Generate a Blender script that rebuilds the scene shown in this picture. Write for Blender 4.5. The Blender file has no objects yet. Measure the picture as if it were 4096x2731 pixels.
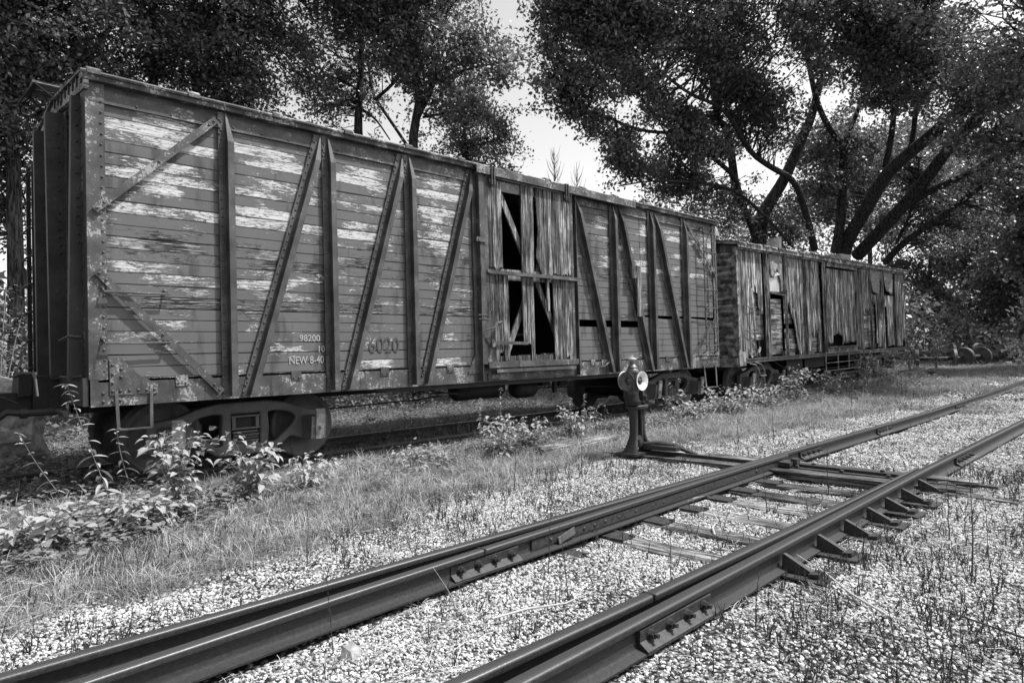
import bpy, bmesh, math, random
import numpy as np
from mathutils import Vector, Matrix
PI = math.pi
SC = bpy.context.scene
COL = SC.collection
random.seed(7)
RNG = np.random.default_rng(7)

# ------------------------------------------------------------------ camera
CAM = Vector((-1.5033, 0.0, 1.2599))
FPX = 2632.0                       # focal length in pixels of the 4096 wide photograph
pitch, roll, yaw = math.radians(1.118), math.radians(-1.542), math.radians(46.012)
vd = Vector((math.cos(yaw)*math.cos(pitch), math.sin(yaw)*math.cos(pitch), math.sin(pitch)))
vr = Vector((math.sin(yaw), -math.cos(yaw), 0))
vu = vr.cross(vd)
RR = vr*math.cos(roll) + vu*math.sin(roll)
UU = -vr*math.sin(roll) + vu*math.cos(roll)
cd = bpy.data.cameras.new('camera'); cam = bpy.data.objects.new('camera', cd); COL.objects.link(cam)
cd.sensor_width = 36; cd.lens = FPX/4096*36; cd.clip_start = 0.05; cd.clip_end = 900
M = Matrix((RR, UU, -vd)).transposed().to_4x4(); M.translation = CAM
cam.matrix_world = M
SC.camera = cam

def ray(px, py, t):
    """point seen towards photo pixel (px, py), t metres in front of the lens"""
    v = CAM + t*(vd + RR*((px-2048)/FPX) - UU*((py-1365.5)/FPX))
    return (v.x, v.y, v.z)

# ------------------------------------------------------------------ light
SUNV = Vector((1.05, -1.0, 2.45)).normalized()
elev = math.asin(SUNV.z); azim = math.atan2(SUNV.x, SUNV.y)
w = bpy.data.worlds.new('World'); SC.world = w; w.use_nodes = True
wn = w.node_tree; wn.nodes.clear()
sky = wn.nodes.new('ShaderNodeTexSky'); sky.sky_type = 'NISHITA'; sky.sun_disc = False
sky.sun_elevation = elev; sky.sun_rotation = azim; sky.dust_density = 2.5; sky.air_density = 1.0
bw = wn.nodes.new('ShaderNodeRGBToBW')       # black-and-white film
bg = wn.nodes.new('ShaderNodeBackground'); bg.inputs['Strength'].default_value = 0.15
wo = wn.nodes.new('ShaderNodeOutputWorld')
wn.links.new(sky.outputs[0], bw.inputs[0]); wn.links.new(bw.outputs[0], bg.inputs[0]); wn.links.new(bg.outputs[0], wo.inputs[0])
sl = bpy.data.lights.new('sun', 'SUN'); sl.energy = 3.3; sl.angle = math.radians(0.55); sl.color = (1, 1, 1)
so = bpy.data.objects.new('sun', sl); COL.objects.link(so); so.location = (10, -10, 25)
so.rotation_euler = SUNV.to_track_quat('Z', 'Y').to_euler()
vs = SC.view_settings; vs.view_transform = 'Standard'; vs.look = 'None'; vs.gamma = 1; vs.use_curve_mapping = False
vs.exposure = 1.15
SC.cycles.max_bounces = 6; SC.cycles.diffuse_bounces = 3; SC.cycles.transmission_bounces = 4
SC.cycles.use_denoising = True

# ------------------------------------------------------------------ node helpers
class NT:
    def __init__(s, name):
        s.m = bpy.data.materials.new(name); s.m.use_nodes = True
        s.t = s.m.node_tree; s.t.nodes.clear()
        s.out = s.n('ShaderNodeOutputMaterial'); s.b = s.n('ShaderNodeBsdfPrincipled')
        s.l(s.b.outputs[0], s.out.inputs[0])
    def n(s, k, **kw):
        o = s.t.nodes.new(k)
        for a, v in kw.items(): setattr(o, a, v)
        return o
    def l(s, a, b): s.t.links.new(a, b)
    def set(s, sock, v):
        if isinstance(v, (int, float)):
            if sock.type == 'RGBA': sock.default_value = (v, v, v, 1)
            elif sock.type == 'VECTOR': sock.default_value = (v, v, v)
            else: sock.default_value = v
        elif isinstance(v, tuple): sock.default_value = v
        else: s.l(v, sock)
    def obj(s): return s.n('ShaderNodeTexCoord').outputs['Object']
    def rnd(s): return s.n('ShaderNodeObjectInfo').outputs['Random']
    def attr(s, name, typ='OBJECT'):
        return s.n('ShaderNodeAttribute', attribute_type=typ, attribute_name=name).outputs['Fac']
    def math(s, op, a, b=0.0, c=0.0, clamp=False):
        o = s.n('ShaderNodeMath', operation=op, use_clamp=clamp)
        s.set(o.inputs[0], a); s.set(o.inputs[1], b); s.set(o.inputs[2], c); return o.outputs[0]
    def vmul(s, v, k):
        o = s.n('ShaderNodeVectorMath', operation='MULTIPLY'); s.l(v, o.inputs[0]); o.inputs[1].default_value = k; return o.outputs[0]
    def vadd(s, v, a):
        o = s.n('ShaderNodeVectorMath', operation='ADD'); s.l(v, o.inputs[0]); s.set(o.inputs[1], a); return o.outputs[0]
    def xyz(s, v):
        o = s.n('ShaderNodeSeparateXYZ'); s.l(v, o.inputs[0]); return o.outputs
    def comb(s, x, y, z):
        o = s.n('ShaderNodeCombineXYZ'); s.set(o.inputs[0], x); s.set(o.inputs[1], y); s.set(o.inputs[2], z); return o.outputs[0]
    def noise(s, vec, scale=1.0, detail=4.0, rough=0.6, dist=0.0):
        o = s.n('ShaderNodeTexNoise'); s.l(vec, o.inputs['Vector'])
        o.inputs['Scale'].default_value = scale; o.inputs['Detail'].default_value = detail
        o.inputs['Roughness'].default_value = rough; o.inputs['Distortion'].default_value = dist
        return o.outputs['Fac']
    def vor(s, vec, scale, feature='F1'):
        o = s.n('ShaderNodeTexVoronoi', feature=feature); s.l(vec, o.inputs['Vector']); o.inputs['Scale'].default_value = scale
        return o.outputs
    def step(s, v, lo, hi, a=0.0, b=1.0):
        o = s.n('ShaderNodeMapRange', interpolation_type='SMOOTHSTEP'); s.set(o.inputs[0], v)
        for i, q in enumerate((lo, hi, a, b)): s.set(o.inputs[i+1], q)
        return o.outputs[0]
    def mix(s, f, a, b):
        o = s.n('ShaderNodeMix', data_type='FLOAT'); s.set(o.inputs[0], f); s.set(o.inputs[2], a); s.set(o.inputs[3], b); return o.outputs[0]
    def done(s, col, rough=0.8, bump=None, bd=0.01, spec=0.3, metal=0.0):
        s.set(s.b.inputs['Base Color'], col); s.set(s.b.inputs['Roughness'], rough)
        s.b.inputs['Specular IOR Level'].default_value = spec; s.b.inputs['Metallic'].default_value = metal
        if bump is not None:
            o = s.n('ShaderNodeBump'); o.inputs['Distance'].default_value = bd; o.inputs['Strength'].default_value = 1
            s.l(bump, o.inputs['Height']); s.l(o.outputs[0], s.b.inputs['Normal'])
        return s.m
MAT = {}

def m_boards():
    """horizontal sheathing boards: grey paint peeling off weathered wood"""
    k = NT('peeling_board_paint'); co = k.obj(); r = k.rnd()
    v = k.vadd(co, k.comb(k.math('MULTIPLY', r, 37.0), k.math('MULTIPLY', r, 11.0), 0.0))
    x, y, z = k.xyz(co)
    grain = k.noise(k.vmul(v, (2.4, 2, 110)), 1, 6, 0.78, 0.5)
    flake = k.noise(k.vmul(v, (10, 3, 48)), 1, 9, 0.80, 0.5)
    patch = k.noise(k.vmul(v, (1.5, 1, 4)), 1, 2, 0.5)
    bay = k.math('COSINE', k.math('MULTIPLY', k.math('SUBTRACT', x, 0.66), 2*PI/1.27))
    peel = k.attr('peel'); dark = k.attr('mould')
    G = k.math('ADD', k.math('MULTIPLY', k.math('SUBTRACT', patch, 0.5), 0.95), k.math('MULTIPLY', k.math('SUBTRACT', peel, 0.42), 0.34))
    G = k.math('ADD', G, k.math('MULTIPLY', bay, 0.055))
    bare = k.step(k.math('ADD', flake, G), 0.595, 0.615)
    paint = k.mix(k.noise(k.vmul(co, (1.6, 1, 1.1)), 1, 3, 0.6), 0.075, 0.125)
    stain = k.step(k.noise(k.vmul(co, (3.4, 1, 0.8)), 1, 4, 0.6), 0.52, 0.66)
    paint = k.mix(k.math('MULTIPLY', stain, 0.65), paint, 0.03)
    paint = k.mix(k.step(grain, 0.60, 0.68), paint, 0.02)
    md = k.math('ADD', dark, k.math('MULTIPLY', k.math('SUBTRACT', k.noise(k.vmul(co, (1.7, 1, 2.2)), 1, 4, 0.6), 0.5), 1.9), clamp=True)
    lt = k.mix(k.step(grain, 0.38, 0.52), 0.07, 0.50)
    lt = k.mix(k.step(k.noise(k.vmul(v, (16, 2, 70)), 1, 6, 0.75), 0.53, 0.60), lt, 0.07)
    dk = k.mix(k.step(grain, 0.54, 0.60), 0.015, 0.42)
    wood = k.mix(k.step(md, 0.35, 0.75), lt, dk)
    c = k.mix(bare, paint, wood)
    edge = k.math('MULTIPLY', k.step(k.math('ADD', flake, G), 0.575, 0.60), k.math('SUBTRACT', 1.0, bare))
    c = k.mix(k.math('MULTIPLY', edge, 0.5), c, 0.02)
    h = k.math('ADD', k.math('MULTIPLY', k.math('SUBTRACT', 1.0, bare), 0.35), k.math('MULTIPLY', k.math('MULTIPLY', grain, bare), 0.9))
    return k.done(c, 0.78, h, 0.006, 0.25)

def m_steel(name, lo, hi, flakec, ft=0.6, rough=0.6, bump=0.4):
    """painted riveted steel with scaling rust"""
    k = NT(name); co = k.vadd(k.obj(), k.comb(k.math('MULTIPLY', k.rnd(), 21.0), 0.0, 0.0))
    n1 = k.noise(co, 3.2, 5, 0.62); n2 = k.noise(co, 34, 6, 0.68); n3 = k.noise(co, 120, 3, 0.6)
    c = k.mix(k.step(n1, 0.35, 0.65), lo, hi)
    big = k.step(k.math('ADD', k.math('MULTIPLY', n1, 0.55), k.math('MULTIPLY', n2, 0.5)), ft, ft+0.03)
    c = k.mix(big, c, flakec)
    c = k.mix(k.step(n3, 0.60, 0.66), c, lo*0.35)
    c = k.mix(k.step(k.noise(k.vmul(co, (5, 5, 0.8)), 2.0, 4, 0.6), 0.58, 0.75), c, lo*0.4)
    h = k.math('ADD', k.math('MULTIPLY', n2, 0.6), k.math('MULTIPLY', big, 0.35))
    return k.done(c, rough, h, 0.004*bump/0.4, 0.35)

def m_vwood(name, lo, hi, axis='z', scale=1.0, dark=0.02, contrast=(0.42, 0.60)):
    """grey weathered plank, deep grain along one axis"""
    k = NT(name); co = k.vadd(k.obj(), k.comb(k.math('MULTIPLY', k.rnd(), 31.0), k.math('MULTIPLY', k.rnd(), 7.0), k.math('MULTIPLY', k.rnd(), 17.0)))
    s = {'z': (60, 60, 1.4), 'x': (1.4, 60, 60), 'y': (60, 1.4, 60)}[axis]
    s = tuple(a*scale for a in s)
    g = k.noise(k.vmul(co, s), 1, 7, 0.80, 0.5)
    g2 = k.noise(k.vmul(co, tuple(a*1.7 for a in s)), 1, 5, 0.75)
    p = k.noise(k.vmul(co, {'z': (3, 3, 1.6), 'x': (1.6, 3, 3), 'y': (3, 1.6, 3)}[axis]), 1, 4, 0.6)
    q = k.n('ShaderNodeObjectInfo').outputs['Random']
    c = k.mix(k.step(g, contrast[0]+.03, contrast[1]-.04), lo*.6, hi)
    c = k.mix(k.step(g2, 0.52, 0.58), c, dark)
    c = k.math('MULTIPLY', c, k.mix(k.step(p, 0.35, 0.65), 1.25, 0.30))
    c = k.math('MULTIPLY', c, k.mix(q, 0.45, 1.25))
    return k.done(c, 0.85, g, 0.008, 0.2)

def m_plain(name, lo, hi, sc=20, rough=0.7, bd=0.003, spec=0.3, metal=0.0):
    k = NT(name); co = k.obj(); n = k.noise(co, sc, 6, 0.65)
    return k.done(k.mix(k.step(n, 0.35, 0.65), lo, hi), rough, n, bd, spec, metal)

MAT['board'] = m_boards()
MAT['steel'] = m_steel('weathered_grey_steel_paint', 0.035, 0.085, 0.20, 0.60)
MAT['sill'] = m_steel('scaling_sill_paint', 0.035, 0.085, 0.24, 0.57)
MAT['post'] = m_steel('rivetted_post_paint', 0.03, 0.075, 0.16, 0.62)
MAT['dark'] = m_steel('dark_rusty_iron', 0.006, 0.014, 0.03, 0.64)
MAT['end'] = m_steel('shaded_end_steel_paint', 0.018, 0.035, 0.07, 0.63)  # darker copy of the steel paint, shade of the end put into the colour
MAT['truck'] = m_steel('cast_steel_truck', 0.045, 0.085, 0.13, 0.66)
MAT['lid'] = m_steel('pale_journal_lid', 0.07, 0.16, 0.28, 0.6)
MAT['roof'] = m_steel('flaking_roof_sheet', 0.03, 0.10, 0.32, 0.56)
MAT['door'] = m_vwood('weathered_door_plank', 0.04, 0.34)
MAT['timber'] = m_vwood('weathered_inner_timber', 0.10, 0.32)
MAT['siding'] = m_vwood('silvery_vertical_siding', 0.05, 0.50, scale=0.8, contrast=(0.40, 0.62))
MAT['innerx'] = m_vwood('pale_inner_board', 0.14, 0.48, 'x', 0.9)
MAT['tie'] = m_vwood('cracked_tie_wood', 0.07, 0.30, 'y', 1.0)
MAT['litterwood'] = m_vwood('old_loose_plank', 0.10, 0.40, 'x', 1.0)
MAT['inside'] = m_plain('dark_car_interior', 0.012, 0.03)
MAT['trackiron'] = m_plain('brown_track_iron', 0.012, 0.032, 30, 0.62, 0.002, 0.4)
MAT['lampbody'] = m_plain('blackened_lamp_tin', 0.035, 0.10, 18, 0.45, 0.001, 0.5)
MAT['white'] = m_plain('chalky_white_enamel', 0.42, 0.62, 40, 0.6, 0.0005)
MAT['cloth'] = m_plain('torn_tarpaper', 0.10, 0.24, 14, 0.9, 0.004)
MAT['stone'] = m_plain('pale_rock', 0.12, 0.28, 9, 0.9, 0.01)
MAT['galv'] = m_plain('galvanised_vent', 0.16, 0.34, 12, 0.45, 0.001, 0.5)

def m_rail():
    k = NT('worn_rail_steel'); co = k.obj(); x, y, z = k.xyz(co)
    n = k.noise(k.vmul(co, (1.2, 40, 40)), 1, 5, 0.6); n2 = k.noise(co, 60, 5, 0.65)
    top = k.step(z, -0.012, -0.002)
    c = k.mix(k.step(n2, 0.35, 0.7), 0.008, 0.022)
    c = k.mix(top, c, k.mix(n, 0.022, 0.05))
    r = k.mix(top, 0.55, k.mix(n, 0.26, 0.36))
    return k.done(c, r, n2, 0.001, 0.5)
MAT['rail'] = m_rail()

def m_corr():
    k = NT('dented_corrugated_steel'); co = k.obj(); n = k.noise(co, 5, 5, 0.65); n2 = k.noise(co, 60, 4, 0.6)
    c = k.mix(k.step(n, 0.4, 0.62), 0.05, 0.28); c = k.mix(k.step(n2, 0.6, 0.66), c, 0.02)
    return k.done(c, 0.45, n2, 0.002, 0.5)
MAT['corr'] = m_corr()

def m_bark():
    k = NT('furrowed_bark'); co = k.obj(); n = k.noise(k.vmul(co, (22, 22, 3)), 1, 6, 0.7, 0.5)
    return k.done(k.mix(k.step(n, 0.4, 0.62), 0.012, 0.085), 0.95, n, 0.03, 0.1)
MAT['bark'] = m_bark()

def m_leaf(name, lo, hi, trans=0.25, gloss=0.4, rough=0.45):
    k = NT(name); r = k.n('ShaderNodeNewGeometry').outputs['Random Per Island']
    c = k.mix(r, lo, hi)
    k.done(c, rough, None, spec=gloss)
    tr = k.n('ShaderNodeBsdfTranslucent'); k.set(tr.inputs[0], k.mix(r, lo*1.3, hi*1.3))
    mx = k.n('ShaderNodeMixShader'); mx.inputs[0].default_value = trans
    k.l(k.b.outputs[0], mx.inputs[1]); k.l(tr.outputs[0], mx.inputs[2]); k.l(mx.outputs[0], k.out.inputs[0])
    return k.m
MAT['leaf'] = m_leaf('tree_leaf', 0.05, 0.22, 0.3, 0.5, 0.4)
MAT['leafb'] = m_leaf('light_tree_leaf', 0.05, 0.17, 0.35)
MAT['weed'] = m_leaf('weed_leaf', 0.15, 0.36, 0.2, 0.3, 0.6)
MAT['cover'] = m_leaf('ground_cover_leaf', 0.07, 0.17, 0.2, 0.3, 0.6)
MAT['grass'] = m_leaf('grass_blade', 0.09, 0.30, 0.2, 0.2, 0.7)
MAT['straw'] = m_leaf('dry_straw', 0.25, 0.55, 0.1, 0.2, 0.7)
MAT['stem'] = m_plain('dead_dark_stem', 0.015, 0.05, 80, 0.9)
MAT['greenstem'] = m_plain('green_stem', 0.10, 0.16, 80, 0.8)

def m_gravel():
    k = NT('pale_ballast_stone'); co = k.obj(); r = k.n('ShaderNodeObjectInfo').outputs['Random']
    n = k.noise(co, 3, 4, 0.6)
    c = k.mix(k.step(r, 0.10, 0.30), 0.06, k.mix(r, 0.15, 0.52))
    return k.done(k.math('MULTIPLY', c, k.mix(n, 0.8, 1.15)), 0.85, None, spec=0.2)
MAT['gravel'] = m_gravel()

def m_ground():
    k = NT('ballast_and_soil'); co = k.obj()
    soil = k.attr('soil', 'GEOMETRY')
    v = k.vor(co, 34); cell = k.xyz(v['Color'])[0]
    d = v['Distance']
    g = k.mix(cell, 0.10, 0.40); g = k.mix(k.step(d, 0.30, 0.60), g, 0.02)
    g = k.mix(k.step(k.noise(co, 1.3, 5, 0.65), 0.45, 0.65), g, k.math('MULTIPLY', g, 0.45))
    s = k.mix(k.step(k.noise(co, 26, 6, 0.7), 0.35, 0.65), 0.015, 0.10)
    m = k.step(k.math('ADD', soil, k.math('MULTIPLY', k.math('SUBTRACT', k.noise(co, 7, 5, 0.7), 0.5), 0.7)), 0.42, 0.6)
    c = k.mix(m, g, s)
    h = k.math('SUBTRACT', 1.0, d)
    return k.done(c, 0.92, h, 0.02, 0.15)
MAT['ground'] = m_ground()

def m_glass(name, col, rough=0.05):
    k = NT(name); return k.done(col, rough, None, spec=1.0)
MAT['lens'] = m_glass('dark_lens_glass', 0.02)
MAT['pane'] = m_glass('dusty_window_glass', 0.35, 0.25)
MAT['number'] = m_plain('faded_dark_stencil', 0.045, 0.075, 60, 0.8)
MAT['chalk'] = m_plain('faded_white_stencil', 0.22, 0.40, 90, 0.8)

# ------------------------------------------------------------------ mesh helpers
class MB:
    def __init__(s): s.v = []; s.f = []
    def add(s, vs, fs):
        o = len(s.v); s.v += [tuple(v) for v in vs]; s.f += [tuple(i+o for i in f) for f in fs]; return s
    def box(s, x0, x1, y0, y1, z0, z1, jit=0.0):
        q = [(x, y, z) for z in (z0, z1) for y in (y0, y1) for x in (x0, x1)]
        if jit: q = [tuple(a+random.uniform(-jit, jit) for a in p) for p in q]
        return s.add(q, [(0,2,3,1),(4,5,7,6),(0,1,5,4),(2,6,7,3),(0,4,6,2),(1,3,7,5)])
    def bar(s, a, b, wd, th, up=(0,0,1), w2=None, t2=None):
        """box beam from a to b; wd across 'side', th along 'up'"""
        a = Vector(a); b = Vector(b); d = (b-a).normalized(); u = Vector(up)
        sd = d.cross(u)
        if sd.length < 1e-4: sd = d.cross(Vector((0,1,0)))
        sd.normalize(); u = sd.cross(d); w2 = wd if w2 is None else w2; t2 = th if t2 is None else t2
        q = []
        for p, W, T in ((a, wd, th), (b, w2, t2)):
            for i, j in ((-1,-1),(1,-1),(1,1),(-1,1)): q.append(p + sd*W/2*i + u*T/2*j)
        return s.add(q, [(3,2,1,0),(4,5,6,7),(0,1,5,4),(1,2,6,5),(2,3,7,6),(3,0,4,7)])
    def prism(s, poly, dirv, n=None):
        """poly (3d points) extruded along dirv"""
        k = len(poly); d = Vector(dirv); q = [Vector(p) for p in poly]; q += [p+d for p in q]
        return s.add(q, [tuple(range(k))[::-1], tuple(range(k, 2*k))] + [(i, (i+1)%k, k+(i+1)%k, k+i) for i in range(k)])
    def tube(s, pts, rad, n=8, cap=True):
        pts = [Vector(p) for p in pts]
        if not hasattr(rad, '__len__'): rad = [rad]*len(pts)
        o = len(s.v); prev = None
        for i, p in enumerate(pts):
            d = (pts[min(i+1, len(pts)-1)] - pts[max(i-1, 0)])
            if d.length < 1e-6: d = Vector((0,0,1))
            d.normalize()
            if prev is None:
                u = d.cross(Vector((0.31, 0.17, 0.93))); u = u if u.length > 1e-3 else d.cross(Vector((1,0,0)))
            else: u = prev - d*prev.dot(d)
            u.normalize(); prev = u; vv = d.cross(u)
            for j in range(n):
                a = 2*PI*j/n; s.v.append(tuple(p + (u*math.cos(a)+vv*math.sin(a))*rad[i]))
        for i in range(len(pts)-1):
            for j in range(n):
                s.f.append((o+i*n+j, o+i*n+(j+1)%n, o+(i+1)*n+(j+1)%n, o+(i+1)*n+j))
        if cap:
            s.f.append(tuple(o+j for j in range(n))[::-1]); s.f.append(tuple(o+(len(pts)-1)*n+j for j in range(n)))
        return s
    def lathe(s, prof, c, axis='z', n=20, ax=None):
        """prof: (radius, height) pairs about axis through c"""
        c = Vector(c); A = Vector(ax) if ax else {'x': Vector((1,0,0)), 'y': Vector((0,1,0)), 'z': Vector((0,0,1))}[axis]
        A.normalize(); u = A.orthogonal().normalized(); v = A.cross(u); o = len(s.v)
        for r, h in prof:
            for j in range(n):
                a = 2*PI*j/n; s.v.append(tuple(c + A*h + (u*math.cos(a)+v*math.sin(a))*max(r, 1e-4)))
        for i in range(len(prof)-1):
            for j in range(n):
                s.f.append((o+i*n+j, o+i*n+(j+1)%n, o+(i+1)*n+(j+1)%n, o+(i+1)*n+j))
        s.f.append(tuple(o+j for j in range(n))[::-1]); s.f.append(tuple(o+(len(prof)-1)*n+j for j in range(n)))
        return s
    def rivet(s, p, nrm, r=0.012, h=0.009):
        return s.lathe([(r, 0), (r*0.85, h*0.6), (r*0.35, h)], p, n=6, ax=nrm)
    def build(s, name, mat, parent=None, smooth=False, loc=None, **props):
        me = bpy.data.meshes.new(name); me.from_pydata(s.v, [], s.f); me.materials.append(MAT[mat] if isinstance(mat, str) else mat)
        if smooth:
            me.polygons.foreach_set('use_smooth', [True]*len(me.polygons))
            try: me.set_sharp_from_angle(angle=math.radians(40))
            except Exception: pass
        me.update()
        o = bpy.data.objects.new(name, me); COL.objects.link(o)
        if parent is not None: o.parent = parent
        if loc is not None: o.location = loc
        elif parent is not None and 'off' in parent: o.location = parent['off']
        for a, b in props.items(): o[a] = b
        return o

def thing(name, label, cat, loc=(0,0,0), rotz=0.0, group=None, off=None):
    o = bpy.data.objects.new(name, None); COL.objects.link(o); o.location = loc; o.rotation_euler = (0, 0, rotz)
    o.empty_display_size = 0.1
    o['label'] = label; o['category'] = cat
    if group: o['group'] = group
    if off is not None: o['off'] = off
    return o
def tag(o, label=None, cat=None, group=None, kind=None):
    for k_, v_ in (('label', label), ('category', cat), ('group', group), ('kind', kind)):
        if v_: o[k_] = v_
    return o
def copy_tree(o, parent=None):
    c = o.copy(); COL.objects.link(c); c.parent = parent
    for ch in list(o.children): copy_tree(ch, c)
    return c

def np_mesh(name, V, F, mat, k=4, parent=None, smooth=False):
    """V (n,3), F (m,k) numpy -> object"""
    me = bpy.data.meshes.new(name); V = np.ascontiguousarray(V, np.float32); F = np.ascontiguousarray(F, np.int32)
    me.vertices.add(len(V)); me.vertices.foreach_set('co', V.ravel())
    me.loops.add(F.size); me.loops.foreach_set('vertex_index', F.ravel())
    me.polygons.add(len(F)); me.polygons.foreach_set('loop_start', np.arange(len(F), dtype=np.int32)*k)
    try: me.polygons.foreach_set('loop_total', np.full(len(F), k, np.int32))
    except Exception: pass
    me.materials.append(MAT[mat]); me.update(calc_edges=True); me.validate()
    if smooth: me.polygons.foreach_set('use_smooth', np.ones(len(F), bool))
    o = bpy.data.objects.new(name, me); COL.objects.link(o); o.parent = parent
    return o

# ------------------------------------------------------------------ terrain functions
D = 7.5486                                          # y of the near side of the first car
def vnoise(x, y, s, seed=0):
    """cheap smooth value noise, numpy"""
    x = np.asarray(x, float)*s+seed*13.7; y = np.asarray(y, float)*s+seed*7.3
    xi = np.floor(x).astype(np.int64); yi = np.floor(y).astype(np.int64); fx = x-xi; fy = y-yi
    fx = fx*fx*(3-2*fx); fy = fy*fy*(3-2*fy)
    def h(a, b):
        n = (a*374761393 + b*668265263 + seed*144269) & 0x7fffffff
        n = ((n ^ (n >> 13))*1274126177) & 0x7fffffff
        return ((n ^ (n >> 16)) & 0xffff)/65535.0
    return (h(xi, yi)*(1-fx)+h(xi+1, yi)*fx)*(1-fy)+(h(xi, yi+1)*(1-fx)+h(xi+1, yi+1)*fx)*fy
def sst(v, a, b):
    t = np.clip((v-a)/(b-a), 0, 1); return t*t*(3-2*t)
def grade(x):
    return 0.0125*np.clip(np.asarray(x, float)-12.5, 0, 60)
def ground_z(x, y):
    x = np.asarray(x, float); y = np.asarray(y, float)
    z = -0.165 + 0.03*sst(y, 3.6, 4.2) + 0.0*x
    z = z + 0.02*(1-sst(y, 1.2, 1.7)) 
    z = z + 0.035*(vnoise(x, y, 0.9, 1)-0.5) + 0.018*(vnoise(x, y, 3.1, 2)-0.5)
    z = z - 0.022*sst(x, 2.0, 2.8)*(1-sst(x, 6, 7))*sst(y, 1.95, 2.1)*(1-sst(y, 3.1, 3.3))
    z = z + 0.25*sst(y, 14, 24)*vnoise(x, y, 0.12, 3)
    return z + grade(x)
EX = [-30, -6, -1.0, 0.6, 2.3, 4.3, 5.2, 6.3, 6.9, 7.6, 8.3, 10.4, 13.4, 20, 30, 80]
EY = [4.7, 4.45, 4.3, 4.5, 4.95, 5.35, 5.6, 5.6, 5.5, 5.1, 4.86, 4.9, 4.6, 4.5, 4.3, 4.2]
def grass_amt(x, y):
    """1 in the grass strip, 0 on ballast"""
    e = np.interp(x, EX, EY) + 0.35*(vnoise(x, y, 2.3, 5)-0.5) + 0.15*(vnoise(x, y, 8, 6)-0.5)
    g = sst(y, e-0.30, e+0.40)
    inner = sst(x, 8, 16)*sst(vnoise(x, y, 0.8, 8), 0.45, 0.65)*0.8
    return np.maximum(g, inner*(y > 1.2))

# ================================================================== ground
def build_ground():
    xs = np.concatenate([np.linspace(-120, -8, 22)[:-1], np.arange(-8, 18, 0.16), np.arange(18, 45, 0.6), np.linspace(45, 400, 40)])
    ys = np.concatenate([np.linspace(-60, -2, 14)[:-1], np.arange(-2, 13, 0.13), np.arange(13, 32, 0.6), np.linspace(32, 400, 40)])
    X, Y = np.meshgrid(xs, ys); Z = ground_z(X, Y)
    V = np.stack([X.ravel(), Y.ravel(), Z.ravel()], 1); nx = len(xs); ny = len(ys)
    i = np.arange((ny-1)*(nx-1)); r = i//(nx-1); c = i % (nx-1); a = r*nx+c
    F = np.stack([a, a+1, a+nx+1, a+nx], 1)
    o = np_mesh('ground', V, F, 'ground', 4, None, True)
    at = o.data.attributes.new('soil', 'FLOAT', 'POINT')
    s = grass_amt(V[:, 0], V[:, 1])
    at.data.foreach_set('value', s.astype(np.float32))
    tag(o, 'pale gravel yard turning to grassy soil beside the tracks', kind='structure')
build_ground()

# ================================================================== rails
ZR = 0.015
HEAD = [(-0.035,-0.015),(-0.0335,-0.009),(-0.0295,-0.0045),(-0.023,-0.0015),(-0.014,0.0),(0.014,0.0),(0.023,-0.0015),(0.0295,-0.0045),(0.0335,-0.009),(0.035,-0.015),(0.034,-0.034),(0.010,-0.044),
        (0.008,-0.060),(0.008,-0.115),(0.014,-0.128),(0.068,-0.140),(0.068,-0.150),(-0.068,-0.150),(-0.068,-0.140),(-0.014,-0.128),
        (-0.008,-0.115),(-0.008,-0.060),(-0.010,-0.044),(-0.034,-0.034)]
def rail_mesh(mb, pts, z=ZR, prof=HEAD, g=True, taper=None):
    """sweep the rail section along plan points"""
    n = len(prof); o = len(mb.v)
    for i, (x, y) in enumerate(pts):
        a = pts[max(i-1, 0)]; b = pts[min(i+1, len(pts)-1)]
        dx, dy = b[0]-a[0], b[1]-a[1]; L = math.hypot(dx, dy); nx, ny = -dy/L, dx/L
        zz = z + (float(grade(x)) if g else 0)
        k = 1.0 if taper is None else taper(x)
        for (u, h) in prof: mb.v.append((x+nx*u*k, y+ny*u*k, zz+h))
    for i in range(len(pts)-1):
        for j in range(n):
            mb.f.append((o+i*n+j, o+(i+1)*n+j, o+(i+1)*n+(j+1)%n, o+i*n+(j+1)%n))
    mb.f.append(tuple(o+j for j in range(n))); mb.f.append(tuple(o+(len(pts)-1)*n+j for j in range(n))[::-1])
def seg(pts, step=1.0):
    out = []
    for (a, b) in zip(pts[:-1], pts[1:]):
        L = math.hypot(b[0]-a[0], b[1]-a[1]); k = max(1, int(L/step))
        for i in range(k): out.append((a[0]+(b[0]-a[0])*i/k, a[1]+(b[1]-a[1])*i/k))
    return out+[pts[-1]]
def rail(name, label, pts, group=None, z=ZR, origin=None, taper=None, cat='rail'):
    ox, oy = origin or pts[0]
    r = thing(name, label, cat, (ox, oy, z), group=group, off=(-ox, -oy, 0))
    m = MB(); rail_mesh(m, seg(pts), 0.0, taper=taper)
    m.build('rail_bar', 'rail', r, smooth=True)
    return r
def hexnut(mb, c, ax, r=0.018, h=0.02):
    mb.lathe([(r, 0), (r, h)], c, n=6, ax=ax)
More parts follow.
